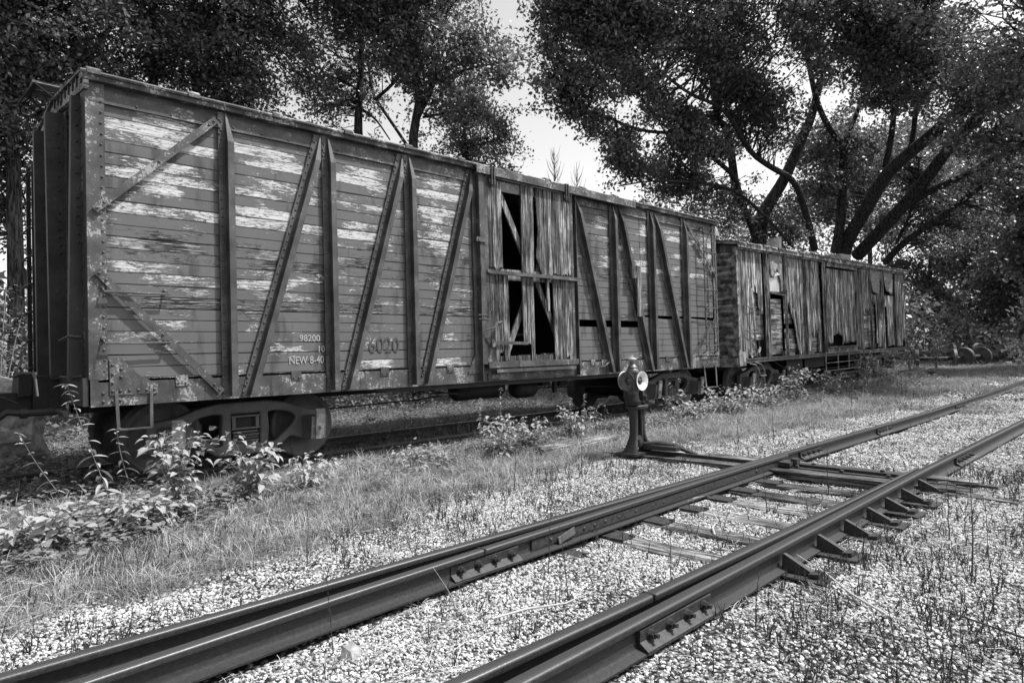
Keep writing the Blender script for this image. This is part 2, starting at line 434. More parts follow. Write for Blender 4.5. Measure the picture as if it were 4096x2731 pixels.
def joint_bar(parent, x0, x1, y, side, n, zt=-0.045):
    """angle bar bolted in the web; side = -1 faces the camera"""
    s = side
    m = MB(); q = [(x0, y+s*0.009, zt), (x0, y+s*0.030, zt-0.004), (x0, y+s*0.026, zt-0.055), (x0, y+s*0.072, zt-0.085), (x0, y+s*0.072, zt-0.100), (x0, y+s*0.009, zt-0.090)]
    m.prism(q, (x1-x0, 0, 0)); jb = m.build('joint_bar', 'trackiron', parent)
    for i in range(n):
        x = x0 + (x1-x0)*(i+0.5)/n; b = MB()
        b.lathe([(0.026, 0), (0.026, 0.006), (0.019, 0.008)], (x, y+s*0.026, zt-0.036), n=10, ax=(0, s, 0))
        hexnut(b, (x, y+s*0.034, zt-0.036), (0, s, 0), 0.021, 0.022)
        b.lathe([(0.011, 0), (0.011, 0.022)], (x, y+s*0.055, zt-0.036), n=8, ax=(0, s, 0))
        b.build('bolt', 'trackiron', jb)
    return jb

FARX = 90
yA = [(-6, 3.415), (9, 3.415), (FARX, 3.36)]
stockA = rail('stock_rail', 'left stock rail of the near track, running unbroken to the far right', yA, 'rails of the near track', origin=(3, 3.415))
bladeA = rail('point_rail', 'riveted switch blade lying against the left rail and ending beside the switch rods',
              [(-6, 2.80), (-2.5, 3.03), (-0.9, 3.115), (0.2, 3.185), (1.3, 3.235), (2.9, 3.285), (4.5, 3.325), (6.12, 3.352)], 'moving point rails of the switch', origin=(1.3, 3.235))
yBs = 1.865
stockB = rail('stock_rail', 'right stock rail braced on its outside by iron wedges', [(-6, 1.80), (-1, 1.835), (0.9, 1.845), (2.6, 1.865), (6, 1.91), (FARX, 1.86)], 'rails of the near track', origin=(2.6, 1.865))
bladeB = rail('point_rail', 'nearer switch blade resting inside the braced right rail',
              [(-6, 2.28), (-2, 2.10), (0.15, 2.01), (1.22, 1.99), (3.1, 1.975), (4.6, 1.972), (6.05, 1.975)], 'moving point rails of the switch', origin=(3.1, 1.975),
              taper=lambda x: 1.0 if x < 3.5 else max(0.25, 1.0-0.3*(x-3.5)))
# joints, rivets, plates on the rails
joint_bar(bladeA, 1.02, 1.60, 3.235, -1, 4)
g = MB(); g.box(1.292, 1.304, 3.196, 3.272, -0.03, 0.0015); g.build('rail_gap', 'dark', bladeA)
joint_bar(stockB, 1.02, 1.66, 1.845, -1, 4)
g = MB(); g.box(1.34, 1.352, 1.948, 2.026, -0.03, 0.0015); g.build('rail_gap', 'dark', bladeB)
for x in (6.62, 9.45, 14.2): joint_bar(stockA, x, x+0.62, 3.414, -1, 4)
joint_bar(stockB, 7.15, 7.85, 1.908, -1, 4)
rv = MB()
def yblade(x): return float(np.interp(x, [-6,-2.5,-0.9,0.2,1.3,2.9,4.5,6.12], [2.80,3.03,3.115,3.185,3.235,3.285,3.325,3.352]))
m = MB(); m.prism([(1.75, yblade(1.75)-0.010, -0.05), (1.75, yblade(1.75)-0.022, -0.05), (1.75, yblade(1.75)-0.022, -0.112), (1.75, yblade(1.75)-0.010, -0.112)], (4.25, 0.105, 0))
rp = m.build('reinforcing_strap', 'trackiron', bladeA)
for x in (1.95, 2.1, 2.33, 2.46, 2.6, 2.78, 3.02, 3.28, 3.45, 3.75, 4.02, 4.32, 4.8, 5.3):
    rv.lathe([(0.017, 0), (0.015, 0.008), (0.008, 0.014)], (x, yblade(x)-0.020, -0.082), n=8, ax=(0, -1, 0))
rv.build('rivet', 'trackiron', rp, kind='stuff')
m = MB(); m.bar((2.02, 3.222, -0.105), (2.20, 3.225, -0.065), 0.01, 0.05, (0,0,1)); m.build('bent_plate', 'lid', bladeA)
# rail braces against stock rail B
def brace(x):
    m = MB(); y = 1.862 + 0.012*(x-2.6)/3.4*3
    y0 = y-0.03; zb = -0.148
    m.add([(x-.016, y0, -0.045), (x+.016, y0, -0.045), (x-.016, y0-.012, -0.045), (x+.016, y0-.012, -0.045),
           (x-.03, y0, zb), (x+.03, y0, zb), (x-.025, y0-.20, zb), (x+.025, y0-.20, zb), (x-.025, y0-.185, zb+.022), (x+.025, y0-.185, zb+.022)],
          [(0,1,3,2), (0,4,5,1), (2,3,9,8), (8,9,7,6), (0,2,8,6,4), (1,5,7,9,3), (4,6,7,5)])
    m.add([(x-.06, y0-.175, zb+.004), (x+.06, y0-.175, zb+.004), (x+.045, y0-.23, zb+.004), (x-.045, y0-.23, zb+.004),
           (x-.06, y0-.175, zb+.024), (x+.06, y0-.175, zb+.024), (x+.045, y0-.23, zb+.028), (x-.045, y0-.23, zb+.028)],
          [(0,1,2,3), (4,7,6,5), (0,4,5,1), (1,5,6,2), (2,6,7,3), (3,7,4,0)])
    b = m.build('rail_brace', 'trackiron', stockB)
    s = MB(); s.box(x-.11, x+.11, y-.34+.03, y+.10, zb-.012, zb-.001, 0.002); s.build('slide_plate', 'trackiron', b)
    t = MB(); t.lathe([(0.024, 0), (0.020, 0.012)], (x+.05, y0-.19, zb+.001), n=7); t.build('spike', 'trackiron', b)
for x in (2.58, 3.14, 3.66, 4.16, 4.62, 5.08, 5.62): brace(x)

# ties ------------------------------------------------------------
def tie_mesh(L, W, H, seed):
    rr = random.Random(seed); nx, ny = 4, 14; vs_, fs = [], []
    prof = [(-W/2, -H), (-W/2, -0.01), (-W/2+0.02, 0), (-W*0.05, rr.uniform(-.008, 0)), (-W*0.03, rr.uniform(-.02, -.006)), (0.0, rr.uniform(-.01, 0)), (W/2-0.02, 0), (W/2, -0.015), (W/2, -H)]
    k = len(prof)
    for i in range(ny+1):
        y = -L/2 + L*i/ny
        for (a, b) in prof: vs_.append((a+rr.uniform(-.006, .006), y+rr.uniform(-.01, .01), b+rr.uniform(-.006, .004)))
    for i in range(ny):
        for j in range(k-1): fs.append((i*k+j, i*k+j+1, (i+1)*k+j+1, (i+1)*k+j))
    fs.append(tuple(range(k))); fs.append(tuple(ny*k+j for j in range(k))[::-1])
    me = bpy.data.meshes.new('tie_timber'); me.from_pydata(vs_, [], fs); me.materials.append(MAT['tie']); me.update(); return me
TIEM = [tie_mesh(2.75, 0.22, 0.18, s) for s in range(4)]
TIEL = ['weathered crosstie just beyond the blade joint', 'split crosstie under the first rail brace', 'crosstie with a deep crack, second from the blade joint',
        'cracked crosstie under the middle rail braces', 'grey crosstie fourth before the switch rods', 'crosstie third before the switch rods',
        'crosstie next to the switch rods', 'crosstie just behind the switch rods']
TX = [1.45, 2.04, 2.60, 3.16, 3.70, 4.22, 4.70, 5.24]
for i, x in enumerate(TX):
    t = thing('crosstie', ['half buried crosstie below the blade joint', 'buried crosstie between blade joint and first brace', 'flush crosstie at the first rail brace near the camera',
        'crosstie with an open crack at the second rail brace', 'long split crosstie at the third rail brace', 'pale crosstie at the fourth rail brace',
        'crosstie two places before the switch rods', 'crosstie lying directly before the switch rods'][i], 'railway tie', (x, 2.62, -0.158 + (-0.024 if i < 2 else (-0.010 if i == 2 else 0.0))), group='crossties under the near track')
    t.rotation_euler = (0, 0, random.uniform(-.012, .012))
    b = bpy.data.objects.new('timber', TIEM[i % 4]); COL.objects.link(b); b.parent = t
    pl = MB(); pl.box(-.09, .09, 3.20-2.62-.17, 3.20-2.62+.13, -.004, .014, .002); p_ = pl.build('tie_plate', 'trackiron', t)
    sp = MB(); sp.lathe([(0.02, 0), (0.017, .012)], (.05, 3.04-2.62, .014), n=7); sp.build('spike', 'trackiron', t)
for i, x in enumerate([6.55, 7.1, 7.66, 8.2, 8.75]):
    t = thing('crosstie', ['first crosstie past the switch rods, almost buried', 'second crosstie past the switch rods', 'third crosstie past the switch rods',
        'fourth crosstie past the switch rods', 'fifth crosstie past the switch rods'][i], 'railway tie', (x, 2.62, -0.178), group='crossties under the near track')
    b = bpy.data.objects.new('timber', TIEM[(i+1) % 4]); COL.objects.link(b); b.parent = t
# two long head-block timbers carrying the switch stand
for i, x in enumerate((5.74, 6.17)):
    m = MB(); m.box(-0.11, 0.11, -2.15, 2.05, -0.2, 0.0, 0.006)
    hb = thing('headblock', ['long head timber left of the switch rods, carrying the switch stand', 'long head timber right of the switch rods, reaching the switch stand'][i], 'timber',
               (x, 3.62, -0.10 + 0.012*i), group='head timbers of the switch', rotz=-0.006)
    m.build('timber', 'tie', hb)
# switch rods
m = MB(); rod = thing('switch_rod', 'flat iron switch rods crossing between the two blades', 'switch rod', (5.97, 2.6, -0.1), off=(-5.97, -2.6, 0.1))
a = MB(); a.bar((5.88, 3.36, -0.095), (5.88, 1.62, -0.105), 0.06, 0.022); a.build('rod', 'trackiron', rod)
a = MB(); a.bar((6.04, 3.38, -0.075), (6.04, 1.92, -0.085), 0.12, 0.025); a.build('gauge_plate', 'trackiron', rod)
a = MB(); a.bar((5.88, 3.40, -0.080), (5.88, 5.05, -0.075), 0.045, 0.04); a.build('throw_rod', 'trackiron', rod)
for (x, y) in ((5.88, 3.12), (5.88, 2.2), (6.04, 3.0), (6.04, 2.3), (5.88, 2.65)):
    a = MB(); a.lathe([(0.025, 0), (0.022, 0.018), (0.012, 0.022)], (x, y, -0.082 if x < 6 else -0.066), n=8); a.build('bolt', 'trackiron', rod)
a = MB(); a.box(5.80, 5.98, 3.17, 3.30, -0.075, -0.03, .004); a.box(5.90, 5.99, 3.13, 3.20, -0.06, 0.0, .003); a.build('clevis', 'trackiron', rod)
a = MB(); a.box(5.82, 5.98, 1.98, 2.10, -0.085, -0.05, .004); a.build('clevis', 'trackiron', rod)
a = MB(); a.tube([(5.80, 1.60, -0.075), (5.80, 1.42, -0.06), (5.84, 1.30, -0.07), (5.92, 1.30, -0.09), (5.95, 1.5, -0.09)], 0.014, 6); a.build('connecting_loop', 'trackiron', rod)
m = MB(); m.box(-0.10, 0.10, -0.28, 0.28, -0.05, 0.03, .006); hk = thing('timber_stub', 'pale squared timber stub lying outside the right rail beyond the braces', 'timber', (5.62, 1.36, -0.155), rotz=-0.1); m.build('timber', 'tie', hk)

# car track --------------------------------------------------------
for i, (y, lab) in enumerate(((D+0.66, 'near rail under the wooden freight cars, half hidden in weeds'), (D+2.17, 'far rail under the wooden freight cars'))):
    r = thing('track_rail', lab, 'rail', (3, y, 0), group='rails under the freight cars', off=(-3, -y, 0))
    m = MB(); rail_mesh(m, seg([(-14, y), (31.5, y)], 2.0), 0.0); m.build('rail_bar', 'rail', r)
CTM = tie_mesh(2.6, 0.23, 0.2, 31)
TW = ['left of the hanging air hose', 'directly below the air hose', 'beneath the near car\'s coupler', 'at the near car\'s left corner', 'under the left wheel of the near truck', 'under the middle of the near truck',
      'below the right wheel of the near truck', 'just right of the near truck', 'below the second bay of the near car', 'under the painted car number', 'one place left of the sliding door', 'under the left edge of the sliding door',
      'below the middle of the sliding door', 'under the right edge of the sliding door', 'left of the near car\'s right truck', 'under the left wheel of the right truck', 'under the right truck\'s springs', 'under the near car\'s ladder']
for i, lab in enumerate(TW):
    x = -1.9+0.82*i
    t = bpy.data.objects.new('track_tie', CTM); COL.objects.link(t); t.location = (x, D+1.42, -0.152+float(grade(x))); t.rotation_euler = (0, 0, random.uniform(-.02, .02))
    tag(t, 'dark sunken tie '+lab, 'railway tie', 'ties under the freight cars')
for i in range(6):
    x = 26.2+0.85*i; t = bpy.data.objects.new('track_tie', CTM); COL.objects.link(t); t.location = (x, D+1.42, -0.14+float(grade(x)))
    tag(t, ['sunlit tie under the farther car\'s right truck', 'sunlit tie just past the farther car\'s right truck', 'second tie past the farther car', 'third tie past the farther car', 'fourth tie past the farther car', 'last tie at the end of the siding'][i], 'railway tie', 'ties at the end of the siding')

# ================================================================== boxcar 1
L1 = 12.32
car = thing('boxcar', 'nearest boxcar, tall outside-braced wooden body with peeling grey paint and broken plank door', 'freight car', (L1/2, D+1.4, 0), off=(-L1/2, -1.4, 0))
X0D, X1D = 5.17, 7.22
ZB, ZT = 1.115, 3.89
# --- horizontal siding boards
PEEL = [.50,.62,.85,.30,.50,.72,.22,.68,.78,.42,.42,.60,.58,.48,.42,.62,.68,.30,.25,.40,.22,.26,.50]
MOLD = [.35,.15,.0,.0,.0,.0,.1,.2,.1,.5,.75,.6,.7,.4,.3,.7,.9,.6,.3,.2,.2,.3,.3]
nb = 23; bh = (ZT-ZB)/nb
def boardrow(i, x0, x1, right=False):
    z1 = ZT-bh*i; z0 = z1-bh
    m = MB(); segs = max(2, int((x1-x0)/0.3)); o = 0; pts = []
    rr = random.Random(i*7+int(right)); j = [rr.uniform(-.0025, .0025) for _ in range(segs+1)]
    oy = rr.uniform(0, 0.006); gap = 0.0025
    rot = 0.0
    if not right and i in (7, 22): gap = 0.007
    vs_, fs = [], []
    for q in range(segs+1):
        x = x0+(x1-x0)*q/segs; e = j[q]
        t0 = gap+max(0, e)*1.3
        if not right and i in (16, 20) : t0 += 0.004
        vs_ += [(x, oy+e, z0+t0+.004), (x, oy+e, z1-.0015), (x, oy+.03, z1-.0015), (x, oy+.03, z0+t0), (x, oy+e+.004, z0+t0)]
    for q in range(segs):
        for k in range(5): fs.append((q*5+k, q*5+(k+1) % 5, (q+1)*5+(k+1) % 5, (q+1)*5+k))
    fs.append((4,3,2,1,0)); fs.append(tuple(segs*5+k for k in range(5)))
    m.add(vs_, fs)
    b = m.build('siding_board', 'board', car)
    b['peel'] = PEEL[i] - (0.16 if right else 0); b['mould'] = MOLD[i] + (0.25 if right else 0)
for i in range(nb): boardrow(i, 0.16, X0D-0.12)
for i in range(nb):
    if i == 17: continue                       # rotted out board leaves a dark slot
    boardrow(i, X1D+0.06, 9.36, True)
for i in range(nb):
    if i in (16,): continue
    boardrow(i, 9.375, L1-0.14, True)
m = MB(); m.add([(9.4, .004, 1.84), (10.4, .0, 1.80), (11.0, .01, 1.87), (12.1, .004, 1.83), (12.1, .004, 1.90), (11.1, .012, 1.93), (10.3, .0, 1.90), (9.4, .0, 1.93)], [tuple(range(8))]); b = m.build('split_board', 'board', car); b['peel'] = .5; b['mould'] = .8
# plate and cornice
m = MB(); m.box(0.02, L1-0.02, -0.012, 0.02, ZT+.003, 4.02); m.box(0.02, L1-.02, -0.022, -0.004, ZT-.002, ZT+.015); m.build('top_plate', 'sill', car)
m = MB(); m.box(0.02, L1-0.02, 0.012, 0.03, 4.022, 4.084); m.build('letter_board', 'steel', car)
rvt = MB()                                     # rivets on the plates, joined
for x in np.arange(0.45, L1-0.3, 0.33):
    rvt.rivet((x, -0.012, ZT+0.035+random.uniform(-.004, .004)), (0,-1,0), 0.013, 0.012)
# side sill
m = MB(); m.box(0.0, L1, -0.02, 0.02, 0.865, ZB-0.002); m.box(0.0, L1, -0.02, 0.08, 0.85, 0.864); m.build('side_sill', 'sill', car)
m = MB(); m.box(0.14, 0.58, -0.034, -0.0205, 0.94, 1.33)
m = MB(); m.prism([(0.165, -.021, .96), (0.60, -.021, .96), (0.60, -.021, 1.05), (0.42, -.021, 1.16), (0.27, -.021, 1.33), (0.165, -.021, 1.33)], (0, -0.012, 0)); m.build('corner_gusset', 'sill', car)
for (x, z) in ((.19,1.0),(.26,1.0),(.34,1.0),(.42,1.0),(.50,1.0),(.57,1.0),(.19,1.08),(.19,1.17),(.19,1.26),(.265,1.14),(.265,1.22),(.11,.90),(.19,.90),(.26,.905),(.11,.98)):
    rvt.rivet((x, -.033 if z > .95 and x > .15 else -.02, z), (0,-1,0), 0.016, 0.013)
# corner posts (wide riveted angles)
for s, x0, x1 in ((0, -0.01, 0.155), (1, L1-0.155, L1+0.01)):
    m = MB(); m.box(x0, x1, -0.0185, 0.01, ZB+.002, 4.08); m.box(x0 if s == 0 else x1-.012, x0+.012 if s == 0 else x1, 0.011, 0.20, .866, 4.08); m.build('corner_post', 'sill', car)
    xr = x1-.03 if s == 0 else x0+.03
    for z in np.arange(1.2, 4.0, 0.108): rvt.rivet((xr+random.uniform(-.004,.004), -.0185, z), (0,-1,0), 0.013, 0.011)
# Z-section posts
def zpost(xb, xt, z0=0.875, z1=4.07, mirror=False, name='side_post'):
    """inner flange on the boards, web outwards, outer flange; leaning from xb to xt"""
    m = MB(); s = -1 if mirror else 1
    def P(u, y, z):
        t = (z-z0)/(z1-z0); return (xb+(xt-xb)*t + s*u, y, z)
    zs_ = [z0, z0+.10, z1-.34, z1]; dep = [0.085, 0.085, 0.085, 0.012]; of = [0.062, 0.062, 0.062, 0.004]
    # inner flange
    q = [P(-.075, -.022, z0), P(0, -.022, z0), P(0, -.022, z1), P(-.075, -.022, z1)]; q2 = [(a, -.032, c) for a, b, c in q]
    m.add(q+q2, [(0,1,2,3), (7,6,5,4), (0,4,5,1), (2,6,7,3), (0,3,7,4), (1,5,6,2)])
    vs_, fs = [], []
    for z, d_, o_ in zip(zs_, dep, of):
        vs_ += [P(0, -.0325, z), P(.009, -.0325, z), P(.009, -.023-d_, z), P(.009+o_, -.023-d_, z), P(.009+o_, -.031-d_, z), P(0, -.031-d_, z)]
    for i in range(3):
        for k in range(6): fs.append((i*6+k, i*6+(k+1) % 6, (i+1)*6+(k+1) % 6, (i+1)*6+k))
    fs += [tuple(range(6))[::-1], tuple(18+k for k in range(6))]
    m.add(vs_, fs)
    # right toe plate of the post foot
    o = m.build(name, 'post', car)
    for z in np.arange(z0+.05, z1-.05, 0.098 if not mirror else .2):
        a = P(-.045+random.uniform(-.004,.004), -.032, z); rvt.rivet(a, (0,-1,0), 0.013, 0.010)
    for z in (z0+.04, z0+.12, z0+.20):
        rvt.rivet(P(.10, -.0205, z), (0,-1,0), .016, .013); rvt.rivet(P(-.062, -.033, z), (0,-1,0), .014, .012)
    for z in (z1-.09, z1-.18, z1-.25): rvt.rivet(P(-.06, -.033, z), (0,-1,0), .013, .012)
    return o
for x in (1.335, 2.60, 3.835): zpost(x, x)
for x in (8.44, 9.68, 10.93): zpost(x, x, mirror=False)
for (b_, t_) in ((1.54, 2.50), (2.80, 3.73), (4.02, 4.97)): zpost(b_, t_, z1=4.06, name='diagonal_brace')
for (b_, t_) in ((8.25, 7.34), (9.52, 8.60), (10.80, 9.82)): zpost(b_, t_, z1=4.06, name='diagonal_brace')
# end-bay flat straps
for (a, b) in (((0.05, 2.80), (1.24, 3.97)), ((0.06, 2.20), (1.25, 0.93)), ((L1-.05, 2.90), (11.06, 3.97)), ((L1-.12, 1.97), (10.99, 0.95))):
    m = MB(); m.bar((a[0], -.046, a[1]), (b[0], -.046, b[1]), 0.014, 0.075, (0, 0, 1)); m.build('flat_strap', 'sill', car)
    for t in (0.02, .07, .5, .93, .975): rvt.rivet((a[0]+(b[0]-a[0])*t, -.053, a[1]+(b[1]-a[1])*t), (0,-1,0), .015, .013)
# sill clips
for x in (0.84, 2.13, 3.38, 4.50, 7.77, 8.95, 10.19):
    m = MB(); m.box(x-.062, x+.062, -.030, -.0205, 1.02, 1.135); m.build('sill_clip', 'sill', car)
    for d_ in (-.035, .035): rvt.rivet((x+d_, -.030, 1.05), (0,-1,0), .013, .011)
# top gussets at the post heads
for x in (2.47, 3.70, 4.93): 
    for z in (3.95, 3.88): rvt.rivet((x+.06, -.013, z), (0,-1,0), .012, .010)
m = MB(); m.prism([(4.82, -.021, .99), (5.10, -.021, .99), (5.10, -.021, 1.33), (5.02, -.021, 1.33)], (0, -.012, 0)); m.build('door_gusset', 'sill', car)
m = MB(); m.prism([(7.30, -.021, .99), (7.50, -.021, .99), (7.36, -.021, 1.22), (7.30, -.021, 1.22)], (0, -.012, 0)); m.build('door_gusset', 'sill', car)
for (x, z) in ((4.85,1.02),(4.91,1.02),(4.98,1.02),(5.05,1.02),(5.05,1.1),(5.05,1.2),(5.05,1.28),(7.33,1.02),(7.33,1.1),(7.42,1.02),(7.33,1.18),(4.98,.92),(5.05,.92),(5.12,.92),(4.98,1.0)): rvt.rivet((x, -.033 if z > 1 else -.02, z), (0,-1,0), .015, .013)
for x in (8.2, 8.32, 8.56, 9.45, 9.57, 9.80, 10.72, 10.85, 11.05):
    for z in (.92, 1.0, 1.08): rvt.rivet((x, -.02, z), (0,-1,0), .015, .012)
rvt.build('rivet', 'steel', car, kind='stuff')
m = MB(); m.tube([(7.98, -.03, .98), (8.05, -.07, 1.0), (8.2, -.08, 1.08), (8.16, -.03, 1.10)], .013, 6); m.box(8.02, 8.26, -.034, -.0205, .97, 1.12); m.build('jack_hook', 'sill', car)
# loose vertical board on the right side
m = MB(); m.box(9.06, 9.19, -.14, -.112, 1.92, 2.90, .005); b = m.build('tacked_board', 'timber', car)
m = MB(); m.box(8.90, 9.055, -.13, -.1, 2.66, 2.88, .004); b = m.build('tacked_block', 'timber', car)

# --- door
m = MB(); m.box(4.985, 5.055, -.035, .01, ZB, 4.02); m.box(5.056, 5.068, -.12, .01, .87, 4.03); m.box(5.069, 5.155, -.12, -.108, 1.13, 4.03); m.build('door_post', 'post', car)
m = MB(); m.box(X1D+.045, X1D+.10, -.035, .01, ZB, 4.02); m.box(X1D+.101, X1D+.113, -.10, .01, .87, 4.03); m.build('door_post', 'post', car)
for z in np.arange(1.4, 4.0, .11): pass
door = MB(); door.box(5.17, 5.235, -.105, -.07, 1.13, 3.99); door = door.build('sliding_door', 'steel', car)
m = MB(); m.box(X1D-.06, X1D+.0, -.105, -.07, 1.13, 4.02); m.build('door_stile', 'steel', door)
def dplank(x0, x1, z0, z1, lean=0.0, tipw=None, mat='door', y=-.10, rag=True, ret=False):
    m = MB(); x0 += .002; x1 -= .002; k = 5; vs_, fs = [], []; rr = random
    pts = []
    nt = 4
    base = [(x0+(x1-x0)*i/nt, z0+(rr.uniform(-.03, .03) if rag else 0)) for i in range(nt+1)]
    top = [(x1+lean-(x1-x0)*i/nt, z1+(rr.uniform(-.006, .006))) for i in range(nt+1)]
    poly = [(a, y+rr.uniform(-.001,.001), b) for a, b in base+top]
    m.prism(poly, (0, .024, 0)); o = m.build('door_plank', mat, door); return o
up = [(5.24,5.335,2.6,3.97,0),(5.34,5.435,2.6,3.97,0),(5.44,5.535,2.6,3.96,0),(5.955,6.045,2.56,3.99,.02),(6.05,6.14,2.56,3.99,.02),(6.145,6.235,2.56,4.0,.02),
      (6.41,6.50,2.52,4.01,-.02),(6.50,6.59,2.55,4.01,0),(6.595,6.685,2.58,4.01,0),(6.69,6.78,2.6,4.01,0),(6.785,6.875,2.58,4.01,0),(6.88,6.97,2.6,4.01,0),(6.975,7.065,2.6,4.01,0),(7.07,7.16,2.6,4.01,0)]
for a in up: dplank(*a)
m = MB(); m.prism([(6.29, -.10, 2.86), (6.405, -.10, 2.60), (6.405, -.10, 4.0), (6.30, -.10, 4.0), (6.36, -.10, 3.3)], (0, .024, 0)); m.build('broken_plank', 'door', door)
lo = [(5.24,5.335,1.12,2.5,0),(5.34,5.425,1.14,2.5,0),(5.43,5.52,1.3,2.5,0),(5.525,5.645,1.13,2.5,.0),(5.96,6.05,1.42,2.5,-.01),(6.055,6.12,1.44,2.5,.0),(6.135,6.215,1.12,2.5,-.0),
      (6.70,6.79,1.12,2.5,-.02),(6.795,6.885,1.12,2.5,-.0),(6.89,6.98,1.15,2.5,0),(6.985,7.065,1.2,2.5,0),(7.07,7.16,1.13,2.5,0)]
for a in lo: dplank(*a)
dplank(6.54, 6.60, 1.95, 2.5, -.02)
# frame timbers behind the planks
def tim(a, b, w_=.09, t_=.03, y=-.055, mat='timber', nm='door_timber'):
    m = MB(); m.bar((a[0], y, a[1]), (b[0], y, b[1]), t_, w_, (0,0,1)); return m.build(nm, mat, door)
tim((5.2, 3.89), (7.2, 3.93), .16, mat='lid'); tim((5.2, 2.51), (7.2, 2.53), .17); tim((5.2, 1.18), (7.2, 1.20), .10)
tim((5.5, 3.92), (6.28, 2.48), .10, y=-.024); tim((6.95, 3.92), (6.32, 2.48), .10, y=-.024)
tim((6.24, 2.44), (5.62, 1.24), .10, y=-.024); tim((6.36, 2.44), (6.98, 1.24), .10, y=-.024)
m = MB(); m.box(5.19, X1D+.06, -.16, -.112, 2.50, 2.515); m.box(5.19, X1D+.06, -.125, -.112, 2.516, 2.56); m.build('door_rail', 'steel', door)
m = MB(); m.box(5.2, X1D, -.118, -.106, 3.985, 4.045); m.build('top_rail', 'lid', door)
for x in np.arange(5.4, 7.2, .3): pass
m = MB(); m.box(5.17, X1D+.04, -.13, -.115, 1.06, 1.145); m.box(5.17, X1D+.04, -.13, -.03, 1.145, 1.153)
m.box(5.30, 7.15, -.16, -.07, 1.02, 1.034); m.box(5.30, 7.15, -.16, -.15, .985, 1.02); m.build('bottom_track', 'steel', car)
m = MB(); m.box(5.22, X1D, -.045, -.022, .872, .975); m.build('threshold_plate', 'sill', car)
dr = MB()
for x in (5.3,5.36,5.9,6.2,6.26,6.32,6.38,6.9,7.1): dr.rivet((x, -.13, 1.11), (0,-1,0), .011, .009)
for z in np.arange(1.4, 4, .22): dr.rivet((5.2, -.105, z), (0,-1,0), .010, .008); dr.rivet((X1D-.03, -.105, z), (0,-1,0), .010, .008)
for x in (5.3, 5.55, 5.9, 6.3, 6.6, 7.0): dr.rivet((x, -.16, 2.54), (0,-1,0), .012, .01)
for x in np.arange(5.1, 9.0, .24): dr.rivet((x, -.172, 4.065), (0,-1,0), .010, .009)
dr.build('door_rivet', 'steel', car, kind='stuff')
for x in (5.30, 7.02):
    m = MB(); m.box(x-.035, x-.018, -.19, -.11, 3.86, 4.15); m.box(x+.018, x+.035, -.19, -.11, 3.86, 4.15)
    m.lathe([(.035, -.012), (.035, .012)], (x, -.15, 4.11), n=12, ax=(0,1,0)); m.lathe([(.028, -.02), (.028, .02)], (x, -.15, 3.92), n=10, ax=(1,0,0))
    m.tube([(x-.06, -.16, 3.95), (x-.05, -.16, 3.90), (x, -.16, 3.875), (x+.05, -.16, 3.90), (x+.06, -.16, 3.95)], .014, 6); m.build('door_hanger', 'steel', door)
m = MB(); m.box(4.98, 9.03, -.17, -.158, 4.01, 4.115); m.box(4.98, 9.03, -.17, -.03, 4.116, 4.128); m.box(4.98, 9.03, -.157, -.10, 4.01, 4.022); m.build('door_track', 'sill', car)
# latch hardware
m = MB(); m.tube([(5.08, -.14, 1.63), (5.2, -.20, 1.66), (5.30, -.21, 1.74), (5.40, -.19, 1.76)], [.008, .013, .016, .02], 6); m.lathe([(.03, -.012), (.03, .012)], (5.36, -.17, 1.74), n=10, ax=(0,1,0)); m.build('latch_lever', 'steel', car)
m = MB(); m.bar((5.20, -.13, 1.45), (6.02, -.13, 1.43), .012, .045); m.bar((5.12, -.13, 1.50), (5.22, -.13, 1.44), .012, .04); m.build('hasp_bar', 'steel', door)
m = MB(); m.box(5.21, 5.27, -.17, -.14, 1.38, 1.44); m.tube([(5.22, -.155, 1.44), (5.22, -.155, 1.475), (5.24, -.155, 1.485), (5.26, -.155, 1.475), (5.26, -.155, 1.44)], .006, 5); m.build('padlock', 'lid', door)
m = MB(); m.box(4.97, 5.17, -.14, -.122, 2.97, 3.04); m.lathe([(.02,-.02),(.02,.02)], (5.02,-.13,3.0), n=8, ax=(0,1,0)); m.build('door_stop', 'steel', car)
m = MB(); m.box(4.98, 5.20, -.13, -.122, 1.86, 1.875); m.box(4.98, 5.20, -.13, -.122, 1.80, 1.812); m.box(5.05, 5.06, -.13, -.122, 1.80, 1.87); m.build('seal_bracket', 'steel', car)
m = MB(); m.tube([(5.22, -.13, 2.14), (5.24, -.14, 2.06), (5.215, -.14, 1.98), (5.22, -.14, 1.93)], [.005, .012, .010, .02], 6); m.build('door_pin', 'steel', door)
# stencils: flat print on the boards
def text3(s, x, z, size, mat, name, sx=1.0, y=-.0045):
    cu = bpy.data.curves.new(name, 'FONT'); cu.body = s; cu.size = size; cu.extrude = .0002
    o = bpy.data.objects.new(name, cu); me = bpy.data.meshes.new_from_object(o)
    bpy.data.objects.remove(o); me.materials.clear(); me.materials.append(MAT[mat])
    o = bpy.data.objects.new(name, me); COL.objects.link(o); o.parent = car; o.location = (-L1/2+x, -1.4+y, z); o.rotation_euler = (PI/2, 0, 0); o.scale = (sx, 1, 1)
    return o
text3('6020', 3.15, 1.335, .29, 'number', 'car_number', .85)
text3('98200', 2.19, 1.49, .11, 'chalk', 'weight_stencil'); text3('100', 2.42, 1.355, .11, 'chalk', 'weight_stencil'); text3('NEW 8-40', 2.05, 1.215, .13, 'chalk', 'weight_stencil', .8)
text3('BSMUX', 5.30, .90, .07, 'chalk', 'sill_stencil', 1, -.047)

